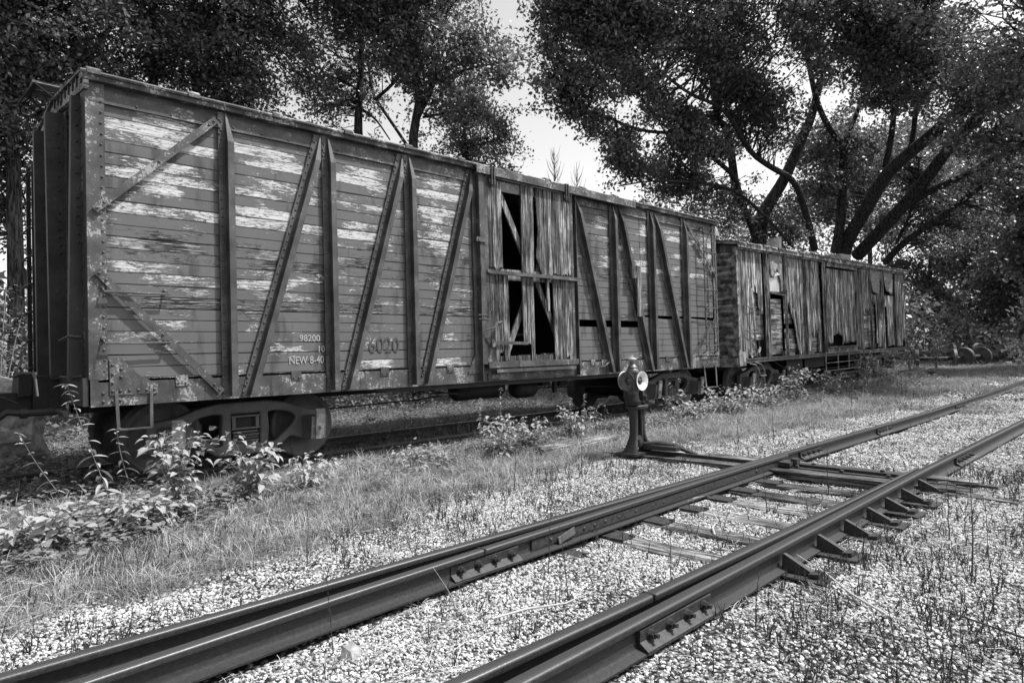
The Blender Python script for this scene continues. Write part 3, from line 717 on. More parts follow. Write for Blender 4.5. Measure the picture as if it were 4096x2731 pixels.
# --- grab irons, ladder, steps
def grab(pts, r=.010, name='grab_iron', par=None, mat='steel'):
    m = MB(); m.tube(pts, r, 6); return m.build(name, mat, par or car, smooth=True)
for z in (1.99, 1.48):
    grab([(.115, -.02, z+.035), (.115, -.05, z+.03), (.12, -.075, z), (.42, -.078, z-.006), (.72, -.075, z), (.70, -.05, z+.02), (.69, -.02, z+.03)])
    m = MB(); m.lathe([(.028, 0), (.022, .012), (.008, .018)], (.115, -.022, z+.045), n=10, ax=(0,-1,0)); m.lathe([(.026, 0), (.02, .012), (.008, .018)], (.69, -.01, z+.035), n=10, ax=(0,-1,0)); m.build('grab_bolt', 'steel', car)
for x in (11.60, 12.08):
    m = MB(); m.box(x-.02, x+.02, -.135, -.12, 1.30, 3.90); m.tube([(x, -.128, 3.88), (x, -.12, 3.95), (x, -.08, 3.97), (x, -.02, 3.90)], .018, 6); m.tube([(x, -.128, 1.32), (x, -.12, 1.22), (x, -.02, 1.17)], .014, 6); m.build('ladder_stile', 'steel', car)
for z in (3.82, 3.40, 2.99, 2.57, 2.16, 1.75, 1.34): grab([(11.58, -.145, z), (12.10, -.145, z)], .011, 'ladder_rung')
grab([(11.62, -.02, 1.02), (11.62, -.09, 1.03), (11.66, -.10, .95), (12.12, -.10, .96), (12.13, -.09, 1.03), (12.12, -.02, 1.03)], .012)
m = MB(); m.bar((11.62, -.03, .9), (11.64, -.06, .42), .014, .05, (1,0,0)); m.bar((12.12, -.03, .9), (12.10, -.06, .42), .014, .05, (1,0,0)); m.box(11.63, 12.11, -.11, -.02, .405, .42); m.build('sill_step', 'steel', car)
m = MB(); m.bar((.22, -.03, 1.0), (.23, -.06, .62), .012, .03, (1,0,0)); m.bar((.54, -.03, 1.04), (.53, -.06, .62), .012, .03, (1,0,0)); m.box(.23, .53, -.10, -.03, .605, .618); m.build('sill_step', 'sill', car)

# --- roof
m = MB(); 
for (y0, y1, z0, z1) in ((-.085, 1.4, 4.145, 4.29), (1.4, 2.9, 4.29, 4.145)):
    m.prism([(-.06, y0, z0), (-.06, y1, z1), (-.06, y1, z1+.02), (-.06, y0, z0+.02)], (L1+.12, 0, 0))
m.build('roof_sheet', 'roof', car)
m = MB(); m.prism([(-.05, -.075, 4.085), (-.05, .03, 4.085), (-.05, .03, 4.145), (-.05, -.085, 4.143)], (L1+.10, 0, 0)); m.tube([(-.06, -.085, 4.15), (L1+.06, -.085, 4.15)], .022, 6); m.build('eave_moulding', 'roof', car)
m = MB(); m.box(0.0, L1, 2.77, 2.90, 4.0, 4.14); m.build('eave_moulding', 'dark', car)
for i in range(14):
    x = .05+i*(L1-.1)/13
    m = MB(); m.prism([(x-.06, -.118, 4.135), (x-.06, 1.4, 4.305), (x-.06, 1.4, 4.34), (x-.06, -.08, 4.205), (x-.06, -.118, 4.175)], (.12, 0, 0)); m.build('roof_rib', 'roof', car)
m = MB(); m.box(-.26, L1+.25, 1.18, 1.40, 4.38, 4.408, .004); m.box(-.24, L1+.25, 1.41, 1.64, 4.38, 4.406, .004); rb = m.build('running_board', 'litterwood', car)
m = MB(); m.bar((-.25, 1.17, 4.375), (-.03, 1.12, 4.20), .03, .012); m.bar((-.25, 1.66, 4.375), (-.03, 1.70, 4.20), .03, .012); m.bar((-.24, 1.15, 4.37), (-.24, 1.68, 4.37), .04, .012)
m.tube([(-.25, 1.3, 4.38), (-.33, 1.6, 4.25), (-.30, 1.7, 4.16), (-.15, 1.6, 4.12), (-.03, 1.5, 4.05)], .012, 6); m.bar((-.03, 1.0, 4.12), (-.03, 1.0, 4.36), .03, .012); m.build('running_board_bracket', 'dark', rb)
grab([(12.1, -.03, 4.16), (12.1, -.10, 4.26), (12.1, .0, 4.32)], .016, 'roof_grab'); grab([(11.3, .3, 4.2), (11.3, .25, 4.34), (11.85, .25, 4.34), (11.85, .3, 4.2)], .014, 'roof_grab')

# --- left end
nbe = 16; EW = 2.8
for i in range(nbe):
    z0 = 1.15+i*(4.1-1.15)/nbe; z1 = z0+(4.1-1.15)/nbe
    m = MB(); m.box(0.03, .06, .16, EW-.1, z0+.004, z1-.003, .0015); b = m.build('end_board', 'board', car); b['peel'] = random.uniform(.3, .7); b['mould'] = .4
m = MB(); m.prism([(.02, .0, 4.0), (.02, EW, 4.0), (.02, EW, 4.11), (.02, 1.4, 4.27), (.02, 0, 4.13)], (.04, 0, 0)); m.build('gable_panel', 'timber', car)
m = MB(); m.prism([(-.03, -.06, 3.99), (-.03, 1.4, 4.14), (-.03, 1.4, 4.275), (-.03, -.06, 4.13)], (.045, 0, 0)); m.build('end_fascia', 'innerx', car)
m = MB(); m.prism([(-.03, EW+.06, 3.99), (-.03, 1.4, 4.14), (-.03, 1.4, 4.275), (-.03, EW+.06, 4.13)], (.045, 0, 0)); m.build('end_fascia', 'innerx', car)
er = MB()
for k in range(8): er.box(-.045, -.03, .0+k*.19, .035+k*.19, 4.06+k*.018, 4.15+k*.018)
def epost(y, fl, d0, d1, zt, nm='end_post', z0=1.12):
    """Z beam on the end: riveted flange, deep web facing the camera, hidden outer flange"""
    m = MB(); m.box(.0, .012, y-fl, y, z0, zt)
    m.add([(.0, y, z0), (-d0, y, z0), (-d1, y, zt), (.0, y, zt), (.0, y+.012, z0), (-d0, y+.012, z0), (-d1, y+.012, zt), (.0, y+.012, zt)], [(0,1,2,3), (7,6,5,4), (0,4,5,1), (1,5,6,2), (2,6,7,3), (3,7,4,0)])
    m.add([(-d0, y, z0), (-d0, y+.09, z0), (-d1, y+.09, zt), (-d1, y, zt), (-d0-.012, y, z0), (-d0-.012, y+.09, z0), (-d1-.012, y+.09, zt), (-d1-.012, y, zt)], [(3,2,1,0), (4,5,6,7), (0,1,5,4), (1,2,6,5), (2,3,7,6), (3,0,4,7)])
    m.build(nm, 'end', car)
    for z in np.arange(1.3, zt-.1, .13): er.rivet((-.001, y-fl/2, z), (-1,0,0), .014, .012)
    for z in list(np.arange(2.5, 3.0, .09))+list(np.arange(3.2, 3.9, .16)): er.rivet((-d0*.35, y-.001, z), (0,-1,0), .016, .013)
epost(.19, .05, .13, .075, 3.98); epost(1.10, .13, .13, .155, 4.06); epost(2.0, .13, .12, .13, 4.10)
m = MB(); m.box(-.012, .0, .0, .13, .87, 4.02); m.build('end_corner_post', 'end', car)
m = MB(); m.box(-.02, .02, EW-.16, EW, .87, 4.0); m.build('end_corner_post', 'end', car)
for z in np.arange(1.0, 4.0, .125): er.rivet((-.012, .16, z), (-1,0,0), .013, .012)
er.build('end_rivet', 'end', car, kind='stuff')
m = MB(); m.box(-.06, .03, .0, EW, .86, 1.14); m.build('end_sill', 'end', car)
for y in (EW-.40, EW-.0):
    m = MB(); m.box(-.115, -.07, y-.025, y+.025, 1.2, 3.75); m.tube([(-.10, y, 3.74), (-.10, y, 3.80), (-.0, y, 3.86)], .02, 6); m.build('end_ladder_stile', 'dark', car)
for i in range(8): grab([(-.11, EW-.46, 1.25+i*.345), (-.15, EW-.44, 1.25+i*.345), (-.15, EW+.05, 1.25+i*.345), (-.11, EW+.05, 1.25+i*.345)], .012, 'end_ladder_rung', mat='dark')
grab([(-.04, .16, 1.55), (-.14, .18, 1.56), (-.14, .62, 1.53), (-.05, .62, 1.55)], .012, mat='steel')
grab([(-.04, .12, 1.16), (-.10, .14, 1.15), (-.12, .72, 1.15), (-.05, .74, 1.15)], .012, mat='steel')
# coupler, striker, hose
m = MB(); m.box(-.30, .0, 1.15, 1.65, .78, 1.16, .01); m.box(-.42, -.30, 1.18, 1.62, .95, 1.20, .01); m.build('striker_casting', 'dark', car)
m = MB(); m.box(-.75, -.25, 1.29, 1.52, .78, .99, .008)
m.prism([(-.72, 1.20, .72), (-1.02, 1.16, .72), (-1.12, 1.28, .72), (-1.08, 1.50, .72), (-.95, 1.66, .72), (-.72, 1.58, .72)], (0, 0, .33)); m.build('coupler', 'dark', car)
m = MB(); m.box(-.70, -.60, 1.13, 1.19, .82, 1.00); m.box(-.70, -.60, 1.13, 1.19, .70, .78); m.build('coupler_knuckle', 'dark', car)
grab([(-.42, 1.45, 1.16), (-.42, .9, 1.20), (-.40, .35, 1.20), (-.42, .12, 1.14), (-.42, .02, .98)], .014, 'uncoupling_lever', mat='dark')
m = MB(); m.tube([(-.10, .55, .80), (-.45, .62, .80)], .035, 8); m.tube([(-.45, .62, .80), (-.58, .64, .82), (-.66, .66, .76), (-.72, .66, .60), (-.75, .66, .35), (-.74, .66, .12)], .034, 9)
m.lathe([(.05, -.03), (.05, .03)], (-.45, .62, .80), n=8, ax=(1,0,0)); m.lathe([(.045,-.05),(.045,.05)], (-.745,.66,.10), n=8); m.build('air_hose', 'dark', car, smooth=True)
m = MB(); m.tube([(-.95, .95, .92), (-.8, .75, .98), (-.62, .62, .97), (-.5, .62, .90)], .012, 6); m.build('hose_chain', 'dark', car)
m = MB(); m.tube([(-.18, .10, .80), (-.18, 1.2, .80)], .03, 8); m.build('train_pipe', 'dark', car)
# --- interior and far side
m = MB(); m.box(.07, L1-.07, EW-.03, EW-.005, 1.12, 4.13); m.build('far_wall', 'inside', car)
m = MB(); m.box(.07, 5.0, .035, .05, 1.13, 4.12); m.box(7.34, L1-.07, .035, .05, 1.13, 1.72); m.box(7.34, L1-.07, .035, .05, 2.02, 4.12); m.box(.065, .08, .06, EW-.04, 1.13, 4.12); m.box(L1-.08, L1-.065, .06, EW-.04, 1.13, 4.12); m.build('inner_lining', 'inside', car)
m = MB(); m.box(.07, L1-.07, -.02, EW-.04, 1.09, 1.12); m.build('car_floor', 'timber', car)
for (a, b, z) in (((5.5, .9), (7.1, 1.1), 1.62), ((5.9, 1.8), (7.2, 1.6), 1.9)):
    m = MB(); m.bar((a[0], a[1], z), (b[0], b[1], z), .06, .05); m.build('inner_beam', 'timber', car)
for i in range(9):
    m = MB(); x = random.uniform(5.5, 6.8); y = random.uniform(.05, .8); m.bar((x, y, 1.13+.015*i), (x+random.uniform(.3, .6), y+random.uniform(-.2, .2), 1.14+.015*i), random.uniform(.04, .1), .02); m.build('floor_debris', 'siding', car)
m = MB(); m.box(L1-.03, L1+.02, .02, EW, .87, 4.1); m.box(L1, L1+.02, 0, EW, .87, 1.1); m.prism([(L1-.02, 0, 4.08), (L1-.02, EW, 4.08), (L1-.02, 1.4, 4.25)], (.03, 0, 0)); m.build('far_end_wall', 'end', car)
# --- underframe
m = MB(); m.box(.1, L1-.1, 1.22, 1.34, .72, 1.06); m.box(.1, L1-.1, 1.46, 1.58, .72, 1.06)
m.box(2.9, L1-2.9, .55, .60, .98, 1.08); m.box(0, L1, EW-.05, EW, .865, 1.1); m.build('centre_sill', 'dark', car)
m = MB(); m.prism([(2.9, .045, .86), (9.4, .045, .86), (8.9, .045, .78), (3.6, .045, .78)], (0, .012, 0)); m.build('fishbelly_sill', 'dark', car)
for (xa, xb, r, z, y, nm) in ((5.15, 6.2, .17, .70, .75, 'air_reservoir'), (6.45, 6.95, .17, .66, .70, 'brake_cylinder')):
    m = MB(); m.lathe([(.04, xa-.03), (r*.75, xa), (r, xa+.07), (r, xb-.07), (r*.75, xb), (.04, xb+.03)], (0, y, z), n=18, ax=(1,0,0)); m.build(nm, 'dark', car, smooth=True)
m = MB(); m.box(7.05, 7.25, .55, .75, .68, .9); m.lathe([(.07, 0), (.07, .2), (.03, .25)], (7.5, .6, .72), n=10, ax=(1,0,0)); m.box(7.55, 7.9, .5, .6, .78, .83); m.box(7.3, 7.38, .5, .56, .55, .85); m.build('brake_valve', 'dark', car)
m = MB(); m.tube([(2.2, .8, .56), (4.5, .8, .60), (5.0, .9, .62)], .011, 5); m.build('brake_rod', 'dark', car); m = MB(); m.tube([(6.9, .7, .66), (8.2, .8, .60), (10.0, .9, .52)], .011, 5); m.build('brake_rod', 'dark', car); m = MB(); m.tube([(4.2, .5, .78), (4.5, .5, .70), (5.3, .5, .68), (5.32, .5, .80)], .012, 5); m.bar((4.15, .4, .80), (5.0, .45, .66), .05, .02); m.build('brake_rod', 'dark', car)

# --- trucks
def holes_mesh(name, outer, holes, depth, bev, mat):
    cu = bpy.data.curves.new(name, 'CURVE'); cu.dimensions = '2D'; cu.fill_mode = 'BOTH'; cu.extrude = depth/2-bev; cu.bevel_depth = bev; cu.bevel_resolution = 1
    for p in [outer]+holes:
        s = cu.splines.new('POLY'); s.points.add(len(p)-1)
        for q, (a, b) in zip(s.points, p): q.co = (a, b, 0, 1)
        s.use_cyclic_u = True
    o = bpy.data.objects.new(name, cu); me = bpy.data.meshes.new_from_object(o); bpy.data.objects.remove(o)
    me.materials.clear(); me.materials.append(MAT[mat]); return me
def rnd_poly(p, r=.03, k=3):
    """round the corners of a polygon"""
    out = []; n = len(p)
    for i in range(n):
        a, b, c = Vector(p[i-1]), Vector(p[i]), Vector(p[(i+1) % n]); d1 = (a-b); d2 = (c-b)
        rr = min(r, d1.length*.45, d2.length*.45); q0 = b+d1.normalized()*rr; q1 = b+d2.normalized()*rr
        for j in range(k+1):
            t = j/k; out.append(tuple(q0*(1-t)**2+b*2*t*(1-t)+q1*t*t))
    return out
OUT = [(-1.06, .54), (-1.02, .60), (-.80, .62), (-.52, .72), (-.30, .765), (.30, .765), (.52, .72), (.80, .62), (1.02, .60), (1.06, .54), (1.06, .30), (.98, .25), (.74, .28), (.55, .34), (.33, .17), (-.33, .17), (-.55, .34), (-.74, .28), (-.98, .25), (-1.06, .30)]
HR = [(.25, .66), (.40, .67), (.58, .63), (.66, .54), (.56, .42), (.36, .25), (.25, .26), (.27, .45)]
HL = [(-a, b) for a, b in HR][::-1]
HC = [(-.19, .66), (.19, .66), (.19, .26), (-.19, .26)]
SF = holes_mesh('side_frame', rnd_poly(OUT, .05), [rnd_poly(HR, .05), rnd_poly(HL, .05), rnd_poly(HC, .02)], .11, .018, 'truck')
wm = MB(); prof = [(.06, .10), (.10, .10), (.13, .06), (.26, .045), (.36, .055), (.375, .07), (.418, .07), (.42, -.01), (.425, -.03), (.445, -.045), (.444, -.065), (.37, -.07), (.33, -.05), (.25, -.035), (.13, -.06), (.10, -.09)]
WHEEL = None
def wheel_mesh():
    m = MB(); m.lathe(prof, (0, 0, 0), n=36, ax=(0, -1, 0)); me = bpy.data.meshes.new('wheel'); me.from_pydata(m.v, [], m.f); me.materials.append(MAT['truck'])
    me.polygons.foreach_set('use_smooth', [True]*len(me.polygons)); me.update(); return me
WHEEL = wheel_mesh()
def truck(parent, cx, zoff=0.0, springs=True, lidmat='lid', archbar=False):
    """bogie centred at x=cx in the car's corner coordinates, near side frame at y=.37"""
    off = Vector(parent['off'])
    tk = MB(); tk.box(cx-.16, cx+.16, .42, 2.38, .46, .66, .01); tk = tk.build('truck_bolster', 'dark', parent)
    for yy, sg in ((.40, 1), (2.40, -1)):
        o = bpy.data.objects.new('side_frame', SF); COL.objects.link(o); o.parent = tk; o.location = (cx, yy, zoff); o.rotation_euler = (PI/2, 0, 0)
    for dx in (-.838, .838):
        for yy, sg in ((.66, 1), (2.14, -1)):
            o = bpy.data.objects.new('wheel', WHEEL); COL.objects.link(o); o.parent = tk; o.location = (cx+dx, yy, .42+zoff); o.rotation_euler = (0, 0, 0 if sg > 0 else PI)
        m = MB(); m.tube([(cx+dx, .35, .42), (cx+dx, 2.45, .42)], .07, 10); m.build('axle', 'dark', tk)
        m = MB(); s = 1 if dx > 0 else -1
        m.add([(cx+dx-.13, .34, .28), (cx+dx+.13, .34, .28), (cx+dx+.13, .34, .56), (cx+dx-.13, .34, .56),
               (cx+dx-.10, .20, .29), (cx+dx+.10, .20, .29), (cx+dx+.10, .17, .54), (cx+dx-.10, .17, .54)], [(0,1,5,4), (1,2,6,5), (2,3,7,6), (3,0,4,7), (4,5,6,7)])
        m.build('journal_box', 'truck', tk)
        m = MB(); m.add([(cx+dx-.095, .19, .27), (cx+dx+.095, .19, .27), (cx+dx+.095, .155, .55), (cx+dx-.095, .155, .55), (cx+dx-.095, .17, .27), (cx+dx+.095, .17, .27), (cx+dx+.095, .135, .55), (cx+dx-.095, .135, .55)],
                        [(4,5,6,7), (0,4,7,3), (1,2,6,5), (3,7,6,2), (0,1,5,4)])
        m.add([(cx+dx-.05, .172, .26), (cx+dx+.05, .172, .26), (cx+dx+.06, .12, .62), (cx+dx-.06, .12, .62), (cx+dx-.05, .13, .27), (cx+dx+.05, .13, .27), (cx+dx+.06, .085, .62), (cx+dx-.06, .085, .62)],
              [(4,5,6,7), (0,4,7,3), (1,2,6,5), (3,7,6,2), (0,1,5,4)])
        m.lathe([(.035, 0), (.035, .02), (.018, .022), (.018, .04)], (cx+dx, .125, .43), n=8, ax=(0,-1,0)); m.tube([(cx+dx-.06, .11, .625), (cx+dx+.06, .11, .625)], .022, 8)
        m.build('journal_lid', lidmat, tk)
    for k in range(5):
        m = MB(); m.box(cx-.15, cx+.15, .36-.02*(k % 2), .50, .27+.035*k, .295+.035*k, .002); m.build('leaf_spring', 'truck', tk)
    m = MB(); m.box(cx-.17, cx+.17, .345, .52, .455, .475); m.box(cx-.16, cx-.12, .35, .5, .476, .60); m.box(cx+.12, cx+.16, .35, .5, .476, .60); m.box(cx-.17, cx+.17, .345, .52, .60, .62); m.build('bolster_end', 'truck', tk)
    m = MB(); m.bar((cx-.4, .75, .3), (cx-.4, 2.1, .3), .05, .08); m.bar((cx+.4, .75, .3), (cx+.4, 2.1, .3), .05, .08); m.build('brake_beam', 'dark', tk)
    return tk
truck(car, 1.665); truck(car, 10.93)

# ================================================================== second car
C2 = thing('outfit_car', 'farther freight car with ragged silvery vertical boards and corrugated steel end', 'freight car', (13.36+6.2, 7.56+1.4-.093, 6.2*.0125-.03), off=(-6.2, -1.4, 0))
C2.rotation_euler = (0, -0.0125, -0.015)
L2 = 12.4
def c2(xm): return (xm+1.5)*(1-.0265*(xm-13.4)/13)-1.5-13.36
ZE = 3.74; ZS2 = 1.06
m = MB(); m.box(0, L2, -.03, .03, .92, 1.0); m.box(0.3, L2, -.05, .0, 1.0, 1.03); m.build('side_sill', 'steel', C2)
# inner horizontal boards seen through the holes
for i in range(20):
    z0 = 1.08+i*.132
    for (xa, xb) in ((.42, 1.40), (1.60, 2.46), (2.62, 3.70), (3.72, 5.05)):
        if (i < 3 and xa < 1) or (i > 10 and 1.5 < xa < 2): continue
        if random.random() < .06: continue
        m = MB(); m.box(xa, xb, .05+random.uniform(0, .012), .075, z0+.004, z0+.128, .003); m.build('inner_board', 'innerx', C2)
for i in range(14):
    z0 = 1.08+i*.132; m = MB(); m.box(c2(21.6), L2-.15, .055, .075, z0+.004, z0+.128, .003); m.build('inner_board', 'innerx', C2)
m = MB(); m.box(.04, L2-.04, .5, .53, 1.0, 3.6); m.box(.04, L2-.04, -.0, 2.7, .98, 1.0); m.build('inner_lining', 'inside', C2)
def vplank(x0, x1, z0, z1, lean=0, y=-.02, mat='siding', ragged=.05, tilt=0):
    m = MB(); g_ = .003; n = 4
    bot = [(x0+g_+lean+(x1-x0-2*g_)*i/n, z0+random.uniform(-ragged, ragged)) for i in range(n+1)]
    top = [(x1-g_-(x1-x0-2*g_)*i/n, z1) for i in range(n+1)]
    yo = random.uniform(-.006, .004)
    poly = [(a, y+yo-tilt*(z1-b), b) for a, b in bot] + [(a, y+yo, b) for a, b in top]
    m.prism(poly, (0, .02, 0)); return m.build('siding_plank', mat, C2)
def run(xa, xb, zf, ztop=ZE, wd=.083, leanf=None, skip=()):
    n = max(1, int(round((xb-xa)/wd))); w_ = (xb-xa)/n
    for i in range(n):
        if i in skip: continue
        t = (i+.5)/n; zb = zf(t)
        vplank(xa+i*w_, xa+(i+1)*w_, zb, ztop, 0 if leanf is None else leanf(t), ragged=.07 if zb > 1.2 else .03)
run(0.03, .40, lambda t: 1.0)
run(.44, 1.28, lambda t: 2.3-.4*math.sin(t*9)+.2*t if t > .15 else 1.1)
vplank(.60, .72, 1.15, 2.75, -.10, -.035, ragged=.05); vplank(.70, .79, 1.5, 2.5, .06, -.03)
vplank(.50, .60, 1.05, 1.9, .02, -.03)
run(1.64, 1.70, lambda t: 1.05); run(2.36, 2.46, lambda t: 2.7)
run(2.64, 3.70, lambda t: 1.06 if t > .62 else 2.5-1.7*t, leanf=lambda t: .06 if t < .6 else 0)
vplank(2.95, 3.04, 1.15, 2.3, .28, -.03); vplank(3.1, 3.19, 1.1, 2.2, .18, -.035)
run(3.86, 4.80, lambda t: 1.06 if (t < .3 or t > .85) else 1.5+.8*abs(t-.5), leanf=lambda t: .03)
xd0, xdm, xd1 = c2(18.82), c2(19.95), c2(21.15)
def leaf_(xa, xb, zf):
    n = int(round((xb-xa)/.085)); w_ = (xb-xa)/n
    for i in range(n): vplank(xa+i*w_, xa+(i+1)*w_, zf((i+.5)/n), 3.50, 0, -.055, ragged=.04)
leaf_(xd0, xdm-.02, lambda t: 1.3 if t < .35 else 1.62-.3*abs(t-.7)); leaf_(xdm+.02, xd1, lambda t: 1.24+.12*random.random())
m = MB(); m.box(xd0-.05, xd1+.1, -.12, -.02, 3.55, 3.66, .004); m.box(xd0-.05, xd1+.1, -.15, -.10, 3.665, 3.70); m.build('door_header', 'timber', C2)
m = MB(); m.box(xd0-.03, xd1+.07, -.10, -.04, 1.17, 1.20, .004); m.box(xd0-.03, xd1+.07, -.05, .0, 1.04, 1.165, .004); m.build('door_sill', 'timber', C2)
run(c2(21.30), c2(22.62), lambda t: 1.05 if t < .55 else 2.1+.3*t)
run(c2(22.70), c2(23.72), lambda t: 1.25 if t > .55 else 2.6, 2.85); run(c2(24.12), c2(25.15), lambda t: 1.12 if t > .3 else 2.5, 2.85)
vplank(c2(23.35), c2(23.6), 1.1, 2.8, .06, -.04)
run(c2(25.2), L2-.02, lambda t: 1.08 if t < .7 else 1.3)
def post2(x0, x1, y=-.05, mat='steel'):
    m = MB(); m.box(x0, x1, y, -.022, 1.0, ZE-.01, .002); m.box(x0+(x1-x0)*.35, x0+(x1-x0)*.5, y-.03, y-.001, 1.02, ZE-.03, .001); m.build('side_post', mat, C2)
for a, b in ((1.36, 1.46), (1.50, 1.62), (2.50, 2.60), (3.73, 3.83), (c2(18.58), c2(18.78)), (c2(21.2), c2(21.28)), (c2(22.6), c2(22.7)), (c2(23.8), c2(24.05)), (c2(25.18), c2(25.24))): post2(a, b, -.05, 'siding')
# torn tarpaper and the window
def sheet(x0, x1, z0, z1, bl, name='torn_cover'):
    n = 12; nz = 8; vs_, fs = [], []; top = z1
    for j in range(nz+1):
        for i in range(n+1):
            t = i/n; s = j/nz; zz = top-(top-z0)*s*(1+.35*bl(t))
            vs_.append((x0+(x1-x0)*t+(.10*s*s*(1-t) if name == 'tarpaper_flap' else 0), -.035-.05*s*s*math.sin(3*t+1)-.01*math.sin(9*t), zz))
    for j in range(nz):
        for i in range(n): a = j*(n+1)+i; fs.append((a, a+1, a+n+2, a+n+1))
    m = MB(); m.add(vs_, fs); o = m.build(name, 'cloth', C2, smooth=True); md = o.modifiers.new('t', 'SOLIDIFY'); md.thickness = .006; return o
sheet(1.66, 2.40, 3.18, ZE, lambda t: .7 if t < .2 else (-.55 if .45 < t < .62 else .25*math.sin(17*t)+.9*(t > .8)))
sheet(c2(22.72), c2(23.72), 2.82, ZE, lambda t: -.3*(1-t), 'tarpaper_flap'); sheet(c2(24.12), c2(25.12), 2.88, ZE, lambda t: -.35*(1-t), 'tarpaper_flap')
wf = MB(); wf.box(1.68, 2.38, -.01, .02, 2.66, 2.71); wf.box(1.68, 1.72, -.01, .02, 2.71, 3.6); wf.box(2.30, 2.36, -.01, .02, 2.71, 3.6); wf = wf.build('window_frame', 'timber', C2)
m = MB(); m.box(1.721, 2.299, .005, .009, 2.711, 3.15); m.build('window_pane', 'pane', wf)
m = MB(); m.bar((1.70, -.03, 3.10), (2.28, -.03, 3.20), .02, .08); m.build('slipped_slat', 'white', wf)
m = MB(); m.bar((1.66, -.05, 2.66), (2.48, -.05, 2.62), .05, .03); m.build('window_sill', 'siding', wf)
# broken things in the lower corner
for i in range(8):
    m = MB(); x = .5+random.random()*.6; m.bar((x, -.03+random.uniform(-.03,.03), 1.05+random.random()*.1), (x+random.uniform(-.3,.3), 0, 1.25+random.random()*.25), .03, random.uniform(.04,.09)); m.build('broken_slat', 'innerx', C2)
for i in range(6):
    x = 1.7+random.random()*2.6; m = MB(); m.box(x, x+.3, -.03, .04, 1.02, 1.10+random.random()*.05, .01); m.build('rotted_board', 'siding', C2)
# corrugated end facing left
vs_, fs = [], []; zs_ = np.arange(1.0, 3.62, .0125); ny = 2
for z in zs_:
    ph = ((z-1.0) % .155)/.155; fl = 1 if not (2.34 < z < 2.46) else 0
    d_ = -.055*math.sin(PI*ph)**1.5*fl*(1-.25*math.sin(z*5))
    for y in (.10, .22, 2.5, 2.68): vs_.append((d_*(0 if y in (.10, 2.68) else 1), y, z))
n_ = len(zs_)
for i in range(n_-1):
    for k in range(3): a = i*4+k; fs.append((a, a+4, a+5, a+1))
m = MB(); m.add(vs_, fs); m.build('corrugated_end', 'corr', C2, smooth=True)
m = MB(); m.box(-.02, .03, .0, .10, .95, ZE); m.box(-.02, .06, -.032, .0, .95, ZE); m.box(-.03, .0, .1, 2.7, 2.38, 2.42); m.build('end_corner_angle', 'corr', C2)
m = MB(); m.prism([(0, -.02, 3.62), (0, 2.78, 3.62), (0, 2.78, 3.76), (0, 1.4, 3.98), (0, -.02, 3.76)], (.03, 0, 0)); m.build('gable_board', 'timber', C2)
er2 = MB()
for z in np.arange(1.1, 3.7, .12): er2.rivet((-.02, .05, z), (-1,0,0), .013, .012); er2.rivet((.02, -.032, z), (0,-1,0), .013, .012)
er2.build('corner_rivet', 'corr', C2, kind='stuff')
m = MB(); m.lathe([(.06, .12), (.06, .0), (.12, -.02), (.125, -.035), (.10, -.05), (.085, -.02), (.02, -.015)], (-.05, .12, 1.16), n=20, ax=(-.8, -.6, 0)); m.build('poling_pocket', 'lid', C2, smooth=True)
m = MB(); m.box(-.10, .03, .0, 2.7, .84, 1.06); m.box(-.06, .25, -.045, -.005, .86, 1.2); m.build('end_sill', 'corr', C2)
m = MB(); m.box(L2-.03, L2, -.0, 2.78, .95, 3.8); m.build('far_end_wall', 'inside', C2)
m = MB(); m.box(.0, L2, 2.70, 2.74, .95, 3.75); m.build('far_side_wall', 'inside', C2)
# roof
for s in (0, 1):
    y0, y1 = ((-.14, 1.4), (2.9, 1.4))[s]
    m = MB(); m.prism([(-.12, y0, 3.76), (-.12, y1, 4.02), (-.12, y1, 4.05), (-.12, y0, 3.80)], (L2+.3, 0, 0)); m.build('roof_sheet', 'roof', C2)
m = MB(); m.box(-.12, L2+.18, -.15, -.11, 3.70, 3.78, .003); m.box(-.05, L2+.1, -.09, -.03, 3.66, 3.70); m.build('eave_trim', 'siding', C2)
for i in range(30):
    x = -.1+i*.42; wd = random.uniform(.3, .41)
    m = MB(); m.prism([(x, -.165-random.random()*.02, 3.79), (x, .5, 3.90), (x, .5, 3.93+random.random()*.02), (x, -.16, 3.825+random.random()*.02)], (wd, 0, 0)); m.build('roofing_strip', 'roof', C2)
def vent(x, y, r, z0, h, kind, lab):
    m = MB()
    if kind == 'cap': m.lathe([(r*.5, -.08), (r*.5, 0), (r*.8, .0), (r, .03), (r*.85, h), (r*.8, h+.01)], (x, y, z0), n=8)
    elif kind == 'can': m.lathe([(r, -.2), (r, .1), (r*1.03, .12), (r*.98, .14), (r, h-.03), (r*1.04, h), (r*.9, h)], (x, y, z0), n=20)
    else: m.box(x-r, x+r, y-r, y+r, z0-.1, z0+h, .01)
    m.build('roof_vent', 'galv', C2, label=lab)
vent(.35, .95, .34, 4.08, .26, 'cap', 'flat-topped sheet metal vent at the left end of the roof')
vent(4.05, .9, .19, 3.98, .42, 'can', 'open round galvanised chimney pipe')
vent(8.3, .9, .42, 3.98, .22, 'box', 'low square vent box at the middle of the roof')
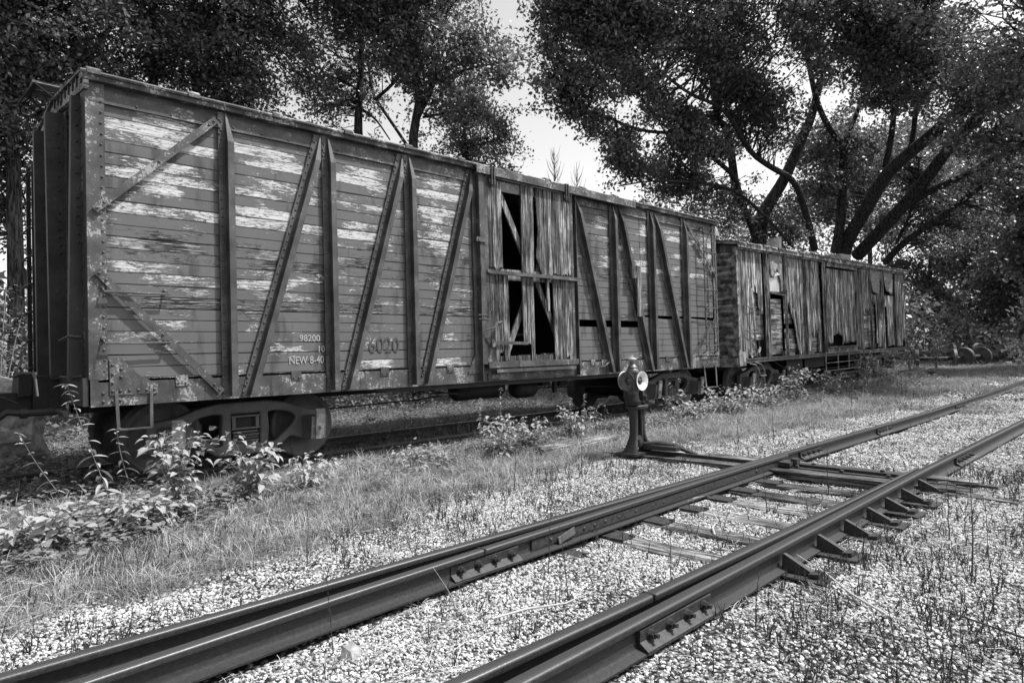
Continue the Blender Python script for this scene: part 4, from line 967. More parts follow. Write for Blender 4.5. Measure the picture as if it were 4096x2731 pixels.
# steps and hardware
m = MB(); xa, xb = c2(18.45), c2(21.3)
for x in (xa, xa+.9, xa+1.75, xb): m.box(x-.02, x+.02, -.10, -.08, .50, 1.02)
m.box(xa, xb, -.105, -.075, .49, .515); m.box(xa, xb, -.105, -.075, .72, .74); m.box(xa-.02, xb+.02, -.105, -.03, 1.01, 1.04); m.build('step_frame', 'lid', C2)
for z in (2.27, 1.66):
    m = MB(); m.tube([(.28, -.03, z+.05), (.30, -.08, z+.05), (.42, -.09, z+.0), (.80, -.09, z), (.80, -.06, z+.08), (.74, -.03, z+.09)], .012, 6); m.build('grab_iron', 'lid', C2)
m = MB(); m.tube([(-.03, .15, 1.75), (-.1, .15, 1.74), (-.12, .35, 1.68), (-.12, .75, 1.67)], .012, 6); m.build('grab_iron', 'lid', C2)
m = MB(); m.tube([(xb+.12, -.06, 1.0), (xb+.25, -.1, 1.0), (xb+.32, -.1, .93), (xb+.32, -.1, .8)], .013, 6); m.build('grab_iron', 'lid', C2)
m = MB(); m.tube([(.45, -.02, .90), (.62, -.1, .86), (.74, -.12, .72), (.78, -.12, .60)], .02, 6); m.tube([(.72, -.02, .93), (.9, -.1, .86), (1.0, -.12, .72), (1.02, -.12, .60)], .02, 6); m.box(.76, 1.05, -.16, -.08, .58, .60); m.build('bent_step', 'lid', C2)
m = MB(); m.box(.1, L2-.1, 1.2, 1.5, .70, 1.0); m.box(3.2, 4.2, .3, .9, .45, .95); m.box(4.6, 6.0, .4, 1.0, .6, .95); m.box(-.7, .0, 1.25, 1.5, .78, .98); m.box(L2, L2+.7, 1.25, 1.5, .78, .98); m.build('underframe', 'dark', C2, kind='stuff')
m = MB(); m.tube([(2.0, .1, .9), (3.0, .1, .55), (8.6, .1, .55), (10.0, .1, .9)], .014, 6); m.build('truss_rod', 'dark', C2)
truck(C2, 1.75, 0.03); truck(C2, 10.6, 0.03)

# ================================================================== switch stand and its lamp
SX, SY = 5.72, 5.14
st = thing('switch_stand', 'black cast iron switch stand with geared turntable beside the near track', 'switch stand', (SX, SY, -.09), off=(0, 0, 0.09))
def lofted(mb, secs, n=14):
    """secs: (cx, cy, z, rx, ry)"""
    o = len(mb.v)
    for (cx_, cy_, z, rx, ry) in secs:
        for j in range(n):
            a = 2*PI*j/n; ca, sa = math.cos(a), math.sin(a)
            mb.v.append((cx_+rx*math.copysign(abs(ca)**.6, ca), cy_+ry*math.copysign(abs(sa)**.6, sa), z))
    for i in range(len(secs)-1):
        for j in range(n): mb.f.append((o+i*n+j, o+i*n+(j+1) % n, o+(i+1)*n+(j+1) % n, o+(i+1)*n+j))
    mb.f.append(tuple(o+j for j in range(n))[::-1]); mb.f.append(tuple(o+(len(secs)-1)*n+j for j in range(n)))
for s in (-1, 1):
    m = MB(); lofted(m, [(s*.17, s*-.02, -.07, .045, .12), (s*.155, 0, -.02, .036, .10), (s*.125, 0, .05, .030, .08), (s*.095, 0, .14, .030, .06), (s*.085, 0, .22, .034, .055), (s*.085, 0, .40, .036, .058), (s*.09, 0, .50, .038, .065)])
    m.build('leg', 'trackiron', st, smooth=True)
m = MB(); m.lathe([(.028, .0), (.028, .50)], (-.02, .02, 0), n=10); m.lathe([(.022, .0), (.022, .50)], (.045, -.03, 0), n=10); m.lathe([(.05, -.03), (.055, .02), (.04, .10), (.03, .12)], (.02, 0, .03), n=12); m.build('spindle', 'trackiron', st, smooth=True)
m = MB(); m.box(-.08, .09, -.04, .04, .09, .14, .004); m.build('cross_web', 'trackiron', st)
m = MB(); lofted(m, [(0.01, 0, .50, .155, .10), (0.01, 0, .535, .16, .11), (.01, 0, .545, .145, .10)]); m.box(.10, .34, -.05, .05, .545, .575, .003); m.box(.16, .30, -.08, -.02, .575, .59, .003); m.build('table', 'trackiron', st)
m = MB(); nT = 30
for r0, r1, z0, z1 in ((.088, .101, .555, .60),):
    vs_ = []; 
    for z in (z0, z1):
        for j in range(nT*4):
            a = 2*PI*j/(nT*4); r = r1 if (j % 4) in (1, 2) else r0; vs_.append((-.08+r*math.cos(a), .0+r*math.sin(a), z))
    k = nT*4; m.add(vs_, [tuple(range(k))[::-1], tuple(range(k, 2*k))] + [(j, (j+1) % k, k+(j+1) % k, k+j) for j in range(k)])
m.build('gear_wheel', 'trackiron', st)
m = MB(); lofted(m, [(-.07, 0, .60, .07, .07), (-.07, 0, .66, .06, .06), (-.07, 0, .69, .05, .05), (-.07, 0, .745, .045, .045)]); m.build('lamp_socket', 'trackiron', st)
m = MB(); vs_ = []
for z in (.60, .66):
    for j in range(32): a = 2*PI*j/32; r = .055 if (j % 4) in (1, 2) else .042; vs_.append((.14+r*math.cos(a), -.02+r*math.sin(a), z))
m.add(vs_, [tuple(range(32))[::-1], tuple(range(32, 64))] + [(j, (j+1) % 32, 32+(j+1) % 32, 32+j) for j in range(32)])
m.box(.06, .15, -.06, -.045, .665, .685); m.box(.10, .14, -.03, 0.0, .66, .73); m.build('pinion', 'trackiron', st)
m = MB(); m.tube([(.05, -.05, .03), (.10, -.25, .05), (.17, -.45, .03), (.24, -.60, -.04), (.30, -.70, -.08)], [.03, .032, .035, .03, .022], 8); m.box(.03, .14, -.55, -.05, -.03, .03, .005); m.build('crank_arm', 'trackiron', st, smooth=True)
m = MB(); m.box(-.24, .25, -.13, .13, -.09, -.065, .004); m.build('base_plate', 'trackiron', st)
# lamp
lz = .745
lp = thing('switch_lamp', 'old round signal lamp with a white dish facing forward, standing on the switch stand', 'signal lamp', (SX-.07, SY, -.0+lz-.0), off=(0, 0, 0))
m = MB(); m.lathe([(.075, -.02), (.078, .0), (.080, .03), (.080, .225), (.086, .23), (.088, .245), (.070, .275), (.062, .285), (.066, .30), (.050, .325), (.035, .34), (.038, .365), (.034, .372), (.034, .40)], (0, 0, 0), n=26)
m.build('lamp_body', 'lampbody', lp, smooth=True)
m = MB(); m.lathe([(.034, .38), (.040, .40), (.058, .405), (.054, .415), (.02, .43), (.012, .436)], (0, 0, 0), n=20); m.build('lamp_cap', 'galv', lp, smooth=True)
for ax, mt, nm in (((0, -1, 0), 'white', 'target_dish'), ((-1, 0, 0), 'lampbody', 'target_dish'), ((0, 1, 0), 'white', 'target_dish'), ((1, 0, 0), 'lampbody', 'target_dish')):
    c = Vector((0, 0, .125)); A = Vector(ax)
    m = MB(); m.lathe([(.046, .105), (.050, .106), (.118, .150), (.125, .150), (.125, .146), (.050, .098), (.046, .098)], c, n=36, ax=ax)
    # open dish: drop the two end caps
    m.f = m.f[:-2]; m.f += [(6*36+j, 6*36+(j+1) % 36, (j+1) % 36, j) for j in range(36)]
    dsh = m.build(nm, mt, lp, smooth=True)
    m = MB(); m.lathe([(.056, .07), (.056, .108), (.050, .112), (.046, .112), (.044, .102), (.030, .108), (.012, .112)], c, n=28, ax=ax)
    ls = m.build('lens_ring', 'lampbody', lp, smooth=True)
    m = MB(); m.lathe([(.0435, .104), (.040, .110), (.028, .117), (.012, .121), (.004, .1215)], c, n=28, ax=ax); m.build('lens', 'lens', ls, smooth=True)
m = MB(); m.box(-.05, .05, -.05, .05, -.05, -.02, .003); m.build('lamp_foot', 'lampbody', lp)

# ================================================================== loose things in the yard
def wheelset(x, y, z, rz, lab, tilt=0.0):
    t = thing('wheelset', lab, 'railway wheels', (x, y, z), rotz=rz, group='rusty wheelsets dumped beside the far track')
    m = MB(); m.lathe([(.06, -.95), (.06, -.85), (.085, -.8), (.075, 0), (.085, .8), (.06, .85), (.06, .95)], (0, 0, .42), n=14, ax=(0,1,0)); m.build('axle', 'trackiron', t, smooth=True)
    for s in (-1, 1):
        o = bpy.data.objects.new('wheel', WHEEL); COL.objects.link(o); o.parent = t; o.location = (0, s*.75, .42); o.rotation_euler = (0, 0, 0 if s < 0 else PI)
    return t
wheelset(33.6, 8.3, .12, .35, 'rusty wheelset nearest the weeds at the end of the siding')
wheelset(36.6, 9.0, .40, .5, 'rusty wheelset raised behind the others on the scrap heap')
wheelset(35.4, 7.2, .16, 1.3, 'rusty wheelset seen face on, right of the scrap heap')
wheelset(37.5, 8.0, .35, -.4, 'farthest rusty wheelset beneath the dark tree')
for i, (x, y, rz, lab) in enumerate(((34.6, 7.9, .3, 'coil spring standing upright among the wheelsets'), (36.0, 7.6, 1.0, 'shorter coil spring right of the dumped wheels'))):
    t = thing('coil_spring', lab, 'spring', (x, y, .12), rotz=rz); m = MB()
    m.tube([(.11*math.cos(a), .11*math.sin(a), .05+a*.011) for a in np.arange(0, 2*PI*5, .45)], .022, 6); m.build('coil', 'galv', t, smooth=True)
m = MB()
sc_ = thing('scrap_beam', 'dark riveted iron beam lying across the dumped wheelsets', 'scrap iron', (35.5, 8.6, .8)); m.bar((-1.4, .8, .0), (1.3, -.8, .08), .3, .14); m.build('beam', 'dark', sc_)
for i, (x, y, L, w_, h_, rz, mt, lab) in enumerate((
    (27.6, 7.0, 2.6, .22, .14, .25, 'trackiron', 'dark squared timber lying off the end of the car track'),
    (28.6, 6.6, 1.8, .20, .04, .1, 'litterwood', 'sunlit flat board beside the dark timber past the farther car'),
    (26.2, 6.5, 2.2, .18, .05, -.1, 'litterwood', 'pale board lying nearest the farther car\'s right truck'),
    (29.8, 7.4, 2.0, .25, .10, .4, 'litterwood', 'thick bleached board under the leafy weeds at the siding end'),
    (30.4, 6.4, 1.5, .15, .04, -.3, 'litterwood', 'short board at the right end of the scattered lumber'),
    (24.6, 6.7, 2.4, .10, .10, .02, 'trackiron', 'short length of rail below the farther car\'s right end'))):
    t = thing('loose_plank', lab, 'plank', (x, y, float(ground_z(x, y))+h_/2+.02), rotz=rz); m = MB(); m.box(-L/2, L/2, -w_/2, w_/2, -h_/2, h_/2, .008); m.build('timber', mt, t)
t = thing('old_plank', 'long cracked plank lying in the grass left of the switch stand', 'plank', (6.0, 6.35, -.07), rotz=.05); m = MB()
for i in range(3): m.box(-.95+random.uniform(-.1,.1), .95+random.uniform(-.2,.1), -.14+i*.095, -.05+i*.095, -.03, .03, .006)
m.build('board', 'litterwood', t)
t = thing('flat_rock', 'flat pale angular rock on the gravel just inside the near rail', 'rock', (.13, 2.86, -.13), rotz=.6); m = MB()
m.add([(-.05,-.03,-.04),(.055,-.045,-.04),(.06,.03,-.04),(-.04,.045,-.04),(-.035,-.012,.0),(.02,-.03,-.008),(.05,.02,.012),(-.02,.035,.016)], [(3,2,1,0),(4,5,6,7),(0,1,5,4),(1,2,6,5),(2,3,7,6),(3,0,4,7)]); m.build('stone', 'stone', t)
t = thing('boulder', 'large pale boulder in the brush behind the left end of the near car', 'rock', (-.6, 11.6, -.1), rotz=.4)
bm = bmesh.new(); bmesh.ops.create_icosphere(bm, subdivisions=3, radius=1)
for v in bm.verts:
    c = v.co; k = 1+.25*math.sin(c.x*3.1+c.y*2)+.12*math.sin(c.z*7+c.x*5); v.co = Vector((c.x*.75*k, c.y*.6*k, c.z*.75*k))
me = bpy.data.meshes.new('stone'); bm.to_mesh(me); bm.free(); me.materials.append(MAT['stone']); o = bpy.data.objects.new('stone', me); COL.objects.link(o); o.parent = t; o.location = (0, 0, .35)
for i, (x, y, L, rz, lab) in enumerate(((2.45, 1.45, .9, .9, 'dry straw stalk lying on gravel right of the braced rail'), (3.3, 2.7, .5, .5, 'pale stick lying across two ties'), (7.0, 1.2, .55, .9, 'white stick propped on the gravel beyond the last brace'),
     (1.1, 2.5, .6, -.4, 'thin stick beneath the bolted joint of the switch blade'), (2.2, .5, 1.3, 1.35, 'dark branch lying in the lower right gravel'), (2.7, .35, 1.1, 1.0, 'thicker dark branch at the right edge of the gravel'))):
    t = thing('stick', lab, 'stick', (x, y, float(ground_z(x, y))+.02), rotz=rz); m = MB()
    m.tube([(-L/2, 0, .01), (-L/6, .02, .02), (L/5, -.02, .03), (L/2, .01, .06)], [.006, .007, .005, .002], 5); m.build('twig', 'straw' if i < 4 else 'stem', t)

# ================================================================== vegetation helpers
def leaf_quads(C, size, rng, up=0.35, aspect=0.55):
    """one folded rhombus per centre, random facing biased to the sky"""
    n = len(C); N = rng.normal(size=(n, 3)); N[:, 2] = np.abs(N[:, 2])*.8+up; N /= np.linalg.norm(N, axis=1)[:, None]
    T = rng.normal(size=(n, 3)); T[:, 2] -= .3; T -= N*(T*N).sum(1)[:, None]; T /= np.linalg.norm(T, axis=1)[:, None]
    B = np.cross(N, T); s = (size*rng.uniform(.6, 1.3, n))[:, None]
    V = np.stack([C-T*s*.5, C+B*s*aspect*.5+N*s*.08, C+T*s*.5, C-B*s*aspect*.5+N*s*.08], 1).reshape(-1, 3)
    return V, np.arange(n*4).reshape(n, 4)
def resample(pl, step):
    P = [];
    for (a, b) in zip(pl[:-1], pl[1:]):
        a = np.array(a, float); b = np.array(b, float); k = max(1, int(np.linalg.norm(b[:3]-a[:3])/step))
        for i in range(k): P.append(a+(b-a)*i/k)
    P.append(np.array(pl[-1], float)); return np.array(P)
def smooth_pl(pl, it=2):
    P = [np.array(p, float) for p in pl]
    for _ in range(it):
        Q = [P[0]]
        for a, b in zip(P[:-1], P[1:]): Q += [a*.75+b*.25, a*.25+b*.75]
        Q.append(P[-1]); P = Q
    return P
def tree(name, label, base, limbs, blobs, ntwig, nleaf, lsize, seed, mat='leaf', group=None, spread=.19, clear=.50, upb=.35, cat='tree', twr=.014):
    """limbs: polylines of (x,y,z,r); blobs: (centre, radius[, weight])"""
    rng = np.random.default_rng(seed); base = np.array(base, float)
    t = thing(name, label, cat, tuple(base), group=group)
    m = MB(); samp = []
    for L in limbs:
        P = smooth_pl([(np.array(p, float)-np.r_[base, 0]) for p in L], 2)
        m.tube([p[:3] for p in P], [max(.006, p[3]) for p in P], 9 if L[0][3] > .08 else 6, cap=False)
        samp.append(resample(P, .3))
    if m.v: m.build('trunk', 'bark', t, smooth=True)
    S = np.concatenate(samp); S = S[int(len(S)*0.05):]
    if blobs:
        Bc = np.array([b[0] for b in blobs])-base; Br = np.array([b[1] for b in blobs]); W = np.array([b[2] if len(b) > 2 else 1. for b in blobs])*Br**2; W /= W.sum()
        k = rng.choice(len(blobs), ntwig, p=W); d = rng.normal(size=(ntwig, 3)); d /= np.linalg.norm(d, axis=1)[:, None]
        E_ = Bc[k]+d*(Br[k]*rng.uniform(.10, 1.15, ntwig)**.5)[:, None]*np.array([1, 1, .85])
        nz = vnoise(E_[:, 0]+base[0]+E_[:, 2]*.6, E_[:, 1]+base[1]-E_[:, 2]*.8, 1.15, seed); E_ = E_[nz > clear]; ntwig = len(E_)
        tw = MB(); LC = []
        for e in E_:
            dd = np.linalg.norm(S[:, :3]-e, axis=1); q = int(np.argmin(dd + rng.uniform(0, .8, len(dd)))); a = S[q, :3]; L = np.linalg.norm(e-a)
            mid = a*.55+e*.45+rng.normal(size=3)*L*.10+np.array([0, 0, .10*L]); mid2 = a*.25+e*.75+rng.normal(size=3)*L*.08+np.array([0, 0, .06*L])
            r0 = min(twr*(1+.35*L), S[q, 3]*.7+.004)
            tw.tube([a, mid, mid2, e], [r0, r0*.7, r0*.45, r0*.2], 3, cap=False)
            # a spray of leaves hanging round the outer half
            nn = int(nleaf*rng.uniform(.3, 1.8)); u = rng.uniform(.25, 1.05, nn)[:, None]
            ln = min(1.0, 1.6/max(L, .01)); u = 1-(1-u)*ln
            base_ = mid2+(e-mid2)*np.clip((u-.6)/.4, -1, 1.1)
            LC.append(base_+rng.normal(size=(nn, 3))*spread*np.array([1, 1, .6]))
        if tw.v: tw.build('branch', 'bark', t, kind='stuff')
        LC = np.concatenate(LC)
        V, F = leaf_quads(LC, lsize, rng, upb)
        o = np_mesh('crown', V, F, mat, 4, t)
    return t
def R3(px, py, d, r=None):
    p = ray(px, py, d); return p+(r,) if r is not None else p
def gz(x, y): return float(ground_z(x, y))

# ------------------------------------------------------------------ trees behind the near car
def stem(px0, py0, d, pts, r0, r1, ground=True):
    """trunk that starts in the ground below the first seen point"""
    p = ray(px0, py0, d); z0 = gz(p[0], p[1]); L = [(p[0], p[1], z0-.1, r0*1.25), (p[0], p[1], (z0+p[2])/2, r0*1.05), p+(r0,)]
    for i, (a, b, dd) in enumerate(pts): L.append(ray(a, b, dd)+(r0+(r1-r0)*(i+1)/len(pts),))
    return (p[0], p[1], z0), L
trees = []
def quick(label, px0, py0, d, pts, r0, blobs, ntwig, nleaf, ls, seed, extra=(), mat='leaf', **kw):
    b, L = stem(px0, py0, d, pts, r0, r0*.35)
    ex = [[R3(*q) for q in e] for e in extra]
    return tree('broadleaf_tree', label, b, [L]+ex, [(ray(*q[:3]), *q[3:]) for q in blobs], ntwig, nleaf, ls, seed, mat, kw.pop('group', 'trees behind the near car'), **kw)
quick('dark tree at the left edge behind the end of the near car', 60, 900, 15, [(40, 300, 15), (-40, -400, 14.5)], .16,
      [(-150, 200, 14, 2.6), (150, -100, 14, 2.6), (60, 450, 16, 2.0), (-250, 700, 16, 2.2), (330, 120, 15, 1.9), (0, 800, 17, 1.3, .6)], 900, 62, .11, 11)
quick('leaning dark trunk directly over the near car\'s running board', 420, 600, 15.5, [(330, 260, 15.5), (200, -100, 15), (150, -500, 15)], .15,
      [(420, 330, 16.5, 1.9), (300, -100, 15, 2.4), (620, 60, 16, 2.2), (480, -450, 15, 2.6), (250, 420, 17.5, 1.5)], 900, 62, .11, 12, extra=[[(330, 260, 15.5, .07), (480, 60, 15.5, .05), (600, -200, 15, .03)]])
quick('straight dark tree above the first bay of the near car', 640, 600, 17, [(600, 200, 17), (630, -300, 16.5), (640, -700, 16)], .13,
      [(760, 260, 17.5, 1.9), (700, -150, 17, 2.5), (900, 40, 17, 2.2), (850, -450, 16, 2.6), (560, 330, 18, 1.6)], 900, 62, .11, 13, extra=[[(610, 280, 17, .06), (760, 60, 17, .04), (850, -200, 17, .03)]])
quick('forked tree above the tall brace of the near car', 820, 600, 18, [(770, 250, 18), (760, -200, 17.5), (700, -600, 17)], .14,
      [(1000, 300, 18, 1.7), (1180, 420, 19, 1.3), (1250, 250, 18.5, 1.4), (1080, -80, 18, 2.3), (1150, 150, 18.5, 1.8), (1250, -350, 17, 2.6), (1020, 430, 19, 1.1)], 800, 62, .115, 14, extra=[[(790, 330, 18, .07), (900, 60, 18, .05), (1050, -150, 18, .03)]])
quick('thin-crowned tree left of the main forked tree, with sky behind its branches', 1435, 620, 20, [(1432, 450, 20), (1450, 220, 20), (1430, -100, 19.5)], .15,
      [(1350, 250, 20, 2.0), (1500, 40, 19, 2.0), (1330, -50, 19, 2.4), (1300, 420, 21, 1.3, .7), (1450, 480, 21, 1.2, .4)], 620, 52, .12, 15, extra=[[(1640, 600, 20.5, .05), (1560, 480, 20.5, .05), (1490, 380, 20.5, .05), (1470, 240, 20.5, .035)], [(1500, 400, 20, .06), (1580, 330, 20, .05), (1640, 250, 20, .03)], [(1432, 430, 20, .06), (1500, 470, 20, .03), (1560, 560, 20, .02)]])
quick('tall forked tree over the middle of the near car, touching the sky gap', 1648, 580, 19, [(1665, 470, 19), (1680, 380, 19), (1655, 250, 19), (1656, 150, 19), (1600, -150, 18.5)], .14,
      [(1700, 150, 18.5, 1.9), (1560, 330, 19, 1.1, .6), (1640, 480, 19.5, .9, .5), (1560, -80, 18, 2.4), (1730, 0, 18, 1.3), (1830, 280, 18.5, 1.4, .8), (1960, 250, 18, 1.0, .9), (2060, 300, 18, .8, .9), (1790, 480, 19, 1.1, .5), (1900, 180, 18, .7), (1740, -180, 18, 1.5)], 900, 52, .125, 16,
      extra=[[(1668, 470, 19, .10), (1730, 350, 19, .07), (1760, 240, 19, .05), (1745, 120, 19, .03)], [(1740, 330, 19, .05), (1880, 270, 18.5, .035), (2020, 250, 18, .02)], [(1656, 150, 19, .06), (1580, 60, 19, .04), (1560, -60, 19, .03)], [(1690, 470, 19, .04), (1850, 440, 19, .025), (1960, 480, 19, .015)]])
quick('slender feathery tree beside the sky gap', 1858, 680, 21, [(1858, 540, 21), (1850, 430, 21), (1862, 300, 21), (1870, 180, 21)], .075,
      [(1860, 560, 21, 1.5), (1960, 480, 21, 1.0, .7), (1990, 620, 20.5, .9, .8), (2050, 640, 20.5, .6, .8), (1780, 600, 21, 1.0), (1860, 380, 21, 1.0, .7)], 560, 30, .11, 17, 
      extra=[[(1858, 600, 21, .035), (1960, 560, 21, .02), (2060, 560, 20.5, .01)], [(1858, 640, 21, .03), (1980, 680, 20.5, .02), (2090, 690, 20, .01)]], spread=.16, clear=.3)
# bare saplings far off in the gap
for i, (px, py, h_, lab) in enumerate(((2210, 720, 130, 'bare leafless sapling top standing left in the sky gap'), (2300, 760, 110, 'smaller bare sapling top right of the other in the sky gap'))):
    d = 34; p = ray(px, py, d); z0 = gz(p[0], p[1]); top = ray(px+6, py-h_, d)
    t = thing('bare_sapling', lab, 'tree', (p[0], p[1], z0), group='bare saplings in the gap'); m = MB(); rr = random.Random(i)
    b0 = Vector((0, 0, 0)); tp = Vector(top)-Vector((p[0], p[1], z0)); m.tube([b0, tp*.5, tp*.8, tp], [.07, .05, .028, .008], 6)
    for k in range(46):
        s = rr.uniform(.62, .97); a = tp*s; an = rr.uniform(0, 2*PI); l = rr.uniform(.4, 1.3)*(1.15-s)*3
        e = a+Vector((math.cos(an)*l*.45, math.sin(an)*l*.45, l)); m.tube([a, (a+e)/2+Vector((math.cos(an), math.sin(an), 0))*l*.1, e], [.016, .011, .004], 4, cap=False)
    m.build('trunk', 'bark', t)

# ------------------------------------------------------------------ big trees behind the farther car
def zc(l, d0, d1, r0, r1):
    """points noted on the enlarged upper right of the photograph, depth and radius interpolated"""
    n = len(l)-1; return [ray(2400+a*1.262, b*1.262, d0+(d1-d0)*i/n)+(r0+(r1-r0)*i/n,) for i, (a, b) in enumerate(l)]
def rooted(L, r):
    x, y, z, _ = L[0]; g_ = gz(x, y); return [(x, y, g_-.1, r*1.3), (x, y, (g_+z)/2, r*1.1)]+L
A1 = rooted(zc([(765,805),(800,730),(850,650),(910,545),(1000,470),(1140,350),(1250,270),(1344,190),(1450,80)], 29, 20, .30, .15), .32)
A2 = zc([(815,810),(900,720),(1010,600),(1120,450),(1260,310),(1344,260),(1480,170)], 29, 19, .28, .14)
A3 = zc([(830,790),(930,690),(1010,620),(1150,560),(1270,490),(1360,450)], 29, 21, .20, .06)
A4 = zc([(905,830),(960,770),(1050,710),(1160,630),(1250,560),(1320,470)], 29, 23, .16, .05)
A5 = zc([(745,800),(765,700),(770,500),(775,455)], 28.5, 27, .22, .15)
A5b = zc([(775,460),(740,430),(690,340),(660,200),(640,60),(630,-100)], 27, 24, .14, .06)
A5c = zc([(775,460),(800,400),(850,250),(830,100),(840,-60)], 27, 24, .10, .05)
A6 = zc([(680,790),(660,700),(620,570),(540,530),(470,480),(420,380),(370,330),(280,300),(150,190)], 27.5, 21, .15, .04)
A7 = zc([(905,530),(930,400),(930,310),(890,260),(900,120)], 26, 23, .13, .05)
A8 = zc([(985,480),(1005,330),(1000,200),(1010,60)], 25, 22, .10, .05)
A9 = zc([(940,770),(985,680),(1010,560),(1010,500)], 28, 26, .07, .03)
def zb(l): return [(ray(2400+a*1.262, b*1.262, d), r)+tuple(o) for a, b, d, r, *o in l]
tree('spreading_maple', 'huge many-stemmed tree leaning right over the farther car', tuple(np.array(A1[0][:3])+np.array([0, 0, .1])), [A1, A2, A3, A4, A5, A5b, A5c, A6, A7, A8, A9],
     zb([(700,60,23,2.6),(860,0,22,2.8),(1050,40,21,2.8),(1230,60,20,2.6),(960,220,23,2.2),(1120,230,22,1.9),(760,240,24,2.0),(620,180,23,2.1),(560,330,24,1.7),(860,370,25,1.4,.8),(1230,380,21,1.8),(1330,330,20,1.8),
         (1300,560,24,2.0),(1180,500,25,1.3,.8),(1400,100,18,2.4),(480,330,24,1.5),(860,500,28,1.5),(740,430,28,1.4),(640,480,28,1.3,.7),(1000,560,28,1.3),(900,700,29,1.2),(1180,720,28,1.5),(1100,640,27,1.4),(700,560,28,1.4,.7),(640,650,28,1.3,.7),(900,470,27,1.2,.6),(1340,-50,19,2.4),(1000,-150,20,3),(700,-150,21,3)]), 3600, 55, .15, 21, twr=.016, spread=.23)
B1 = rooted(zc([(500,740),(515,680),(540,640),(590,560),(640,440),(672,370),(700,250)], 27, 26, .30, .14), .32)
B2 = zc([(490,750),(450,640),(430,560),(370,510),(280,420),(130,420),(0,360),(-110,330)], 26.5, 21, .12, .03)
B3 = zc([(430,600),(415,480),(400,400),(370,380),(350,200),(330,60),(300,-80)], 26, 23, .17, .07)
B4 = zc([(610,780),(530,690),(430,600),(330,580),(170,570),(60,590)], 26, 21, .08, .02)
B5 = zc([(280,420),(200,330),(170,200),(60,120)], 23, 21, .06, .02)
B6 = zc([(330,580),(240,500),(200,400),(120,300)], 23, 21, .05, .02)
tree('spreading_maple', 'thick-trunked tree behind the junction of the two cars, crown edging the sky gap', tuple(np.array(B1[0][:3])+np.array([0, 0, .1])), [B1, B2, B3, B4, B5, B6],
     zb([(60,100,21,2.0),(-120,60,20.5,1.2),(-200,160,20,.8),(-60,260,20.5,1.3),(-180,285,20,.7),(-250,300,20,.5),(150,230,22,1.9),(260,100,22,2.2),(420,120,23,2.2),(-30,20,21,1.4),(100,-120,20,2.4),(350,-120,21,2.6),(-100,-60,20,1.3),
         (60,400,21.5,1.2),(-30,350,21,.8),(140,480,22,1.2),(260,500,23,1.2,.8),(60,540,22,.8),(330,350,23,1.4,.7),(230,330,23,1.2,.8),(200,590,24,.9,.8),(300,640,25,1.0,.8),(400,680,26,1.2,.8),(560,730,27,1.3,.8),(440,600,26,1.0,.5),(330,430,24,1.2,.8),(440,440,25,1.0,.5),(-40,120,21,1.3),(20,225,21,1.2)]), 3000, 52, .15, 22, twr=.016, spread=.22)
# forest at the right
rt = [('dark tree right of the dumped wheelsets', 3960, 1300, 40, [(4000, 1180, 40), (4080, 1060, 39), (4150, 900, 38)], [(3900, 1000, 42, 2.6), (4100, 950, 40, 2.8), (4050, 1200, 42, 2.0)], 31),
      ('shaded tree at the right edge with a leaning trunk', 4060, 1290, 36, [(4100, 1150, 35), (4180, 900, 34)], [(4150, 1050, 36, 2.5), (4200, 700, 35, 3), (4020, 1120, 38, 1.8)], 32),
      ('dense tree beyond the farther car\'s right end', 3720, 1250, 46, [(3720, 1000, 46), (3740, 700, 45)], [(3720, 1050, 46, 3.0), (3640, 850, 47, 3), (3850, 800, 46, 3.4), (3780, 1220, 45, 2.2)], 33),
      ('pale-topped tree behind the scrap heap', 3860, 1250, 52, [(3870, 900, 52), (3880, 600, 51)], [(3900, 700, 52, 4), (3800, 550, 53, 4), (4050, 600, 50, 4), (3950, 980, 52, 3)], 34),
      ('tree seen low between the big maple\'s stems', 3480, 1100, 44, [(3480, 900, 44), (3500, 600, 43)], [(3480, 850, 45, 2.8), (3350, 700, 46, 2.8), (3600, 650, 46, 3.2), (3250, 850, 44, 2)], 35),
      ('dark low tree overhanging the right edge of the tracks', 4250, 1350, 26, [(4230, 1100, 26), (4200, 800, 25)], [(4220, 1000, 26, 1.7), (4260, 1250, 27, 1.5), (4280, 700, 24, 2)], 36)]
for lab, px, py, d, pts, bl, sd in rt:
    quick(lab, px, py, d, pts, .16, bl, 700, 55, .24, sd, group='trees closing the view on the right', spread=.34, mat='leafb' if sd in (33, 34, 35) else 'leaf')

# ------------------------------------------------------------------ masses of leaves nobody could count
def leaf_mass(name, label, C, size, mat, rng, up=.4, asp=.55):
    V, F = leaf_quads(C, size, rng, up, asp); o = np_mesh(name, V, F, mat, 4); tag(o, label, kind='stuff'); return o
rng = np.random.default_rng(5)
def mass_pts(n, xr, yr, hf, rng, clump=.5):
    x = rng.uniform(*xr, n); y = rng.uniform(*yr, n); H = hf(x, y); z = rng.uniform(0, 1, n)**.8*H
    k = vnoise(x*1.0+z*.7, y*1.0+z*.9, clump, 11) > .38
    return np.stack([x, y, ground_z(x, y)+z], 1)[k]
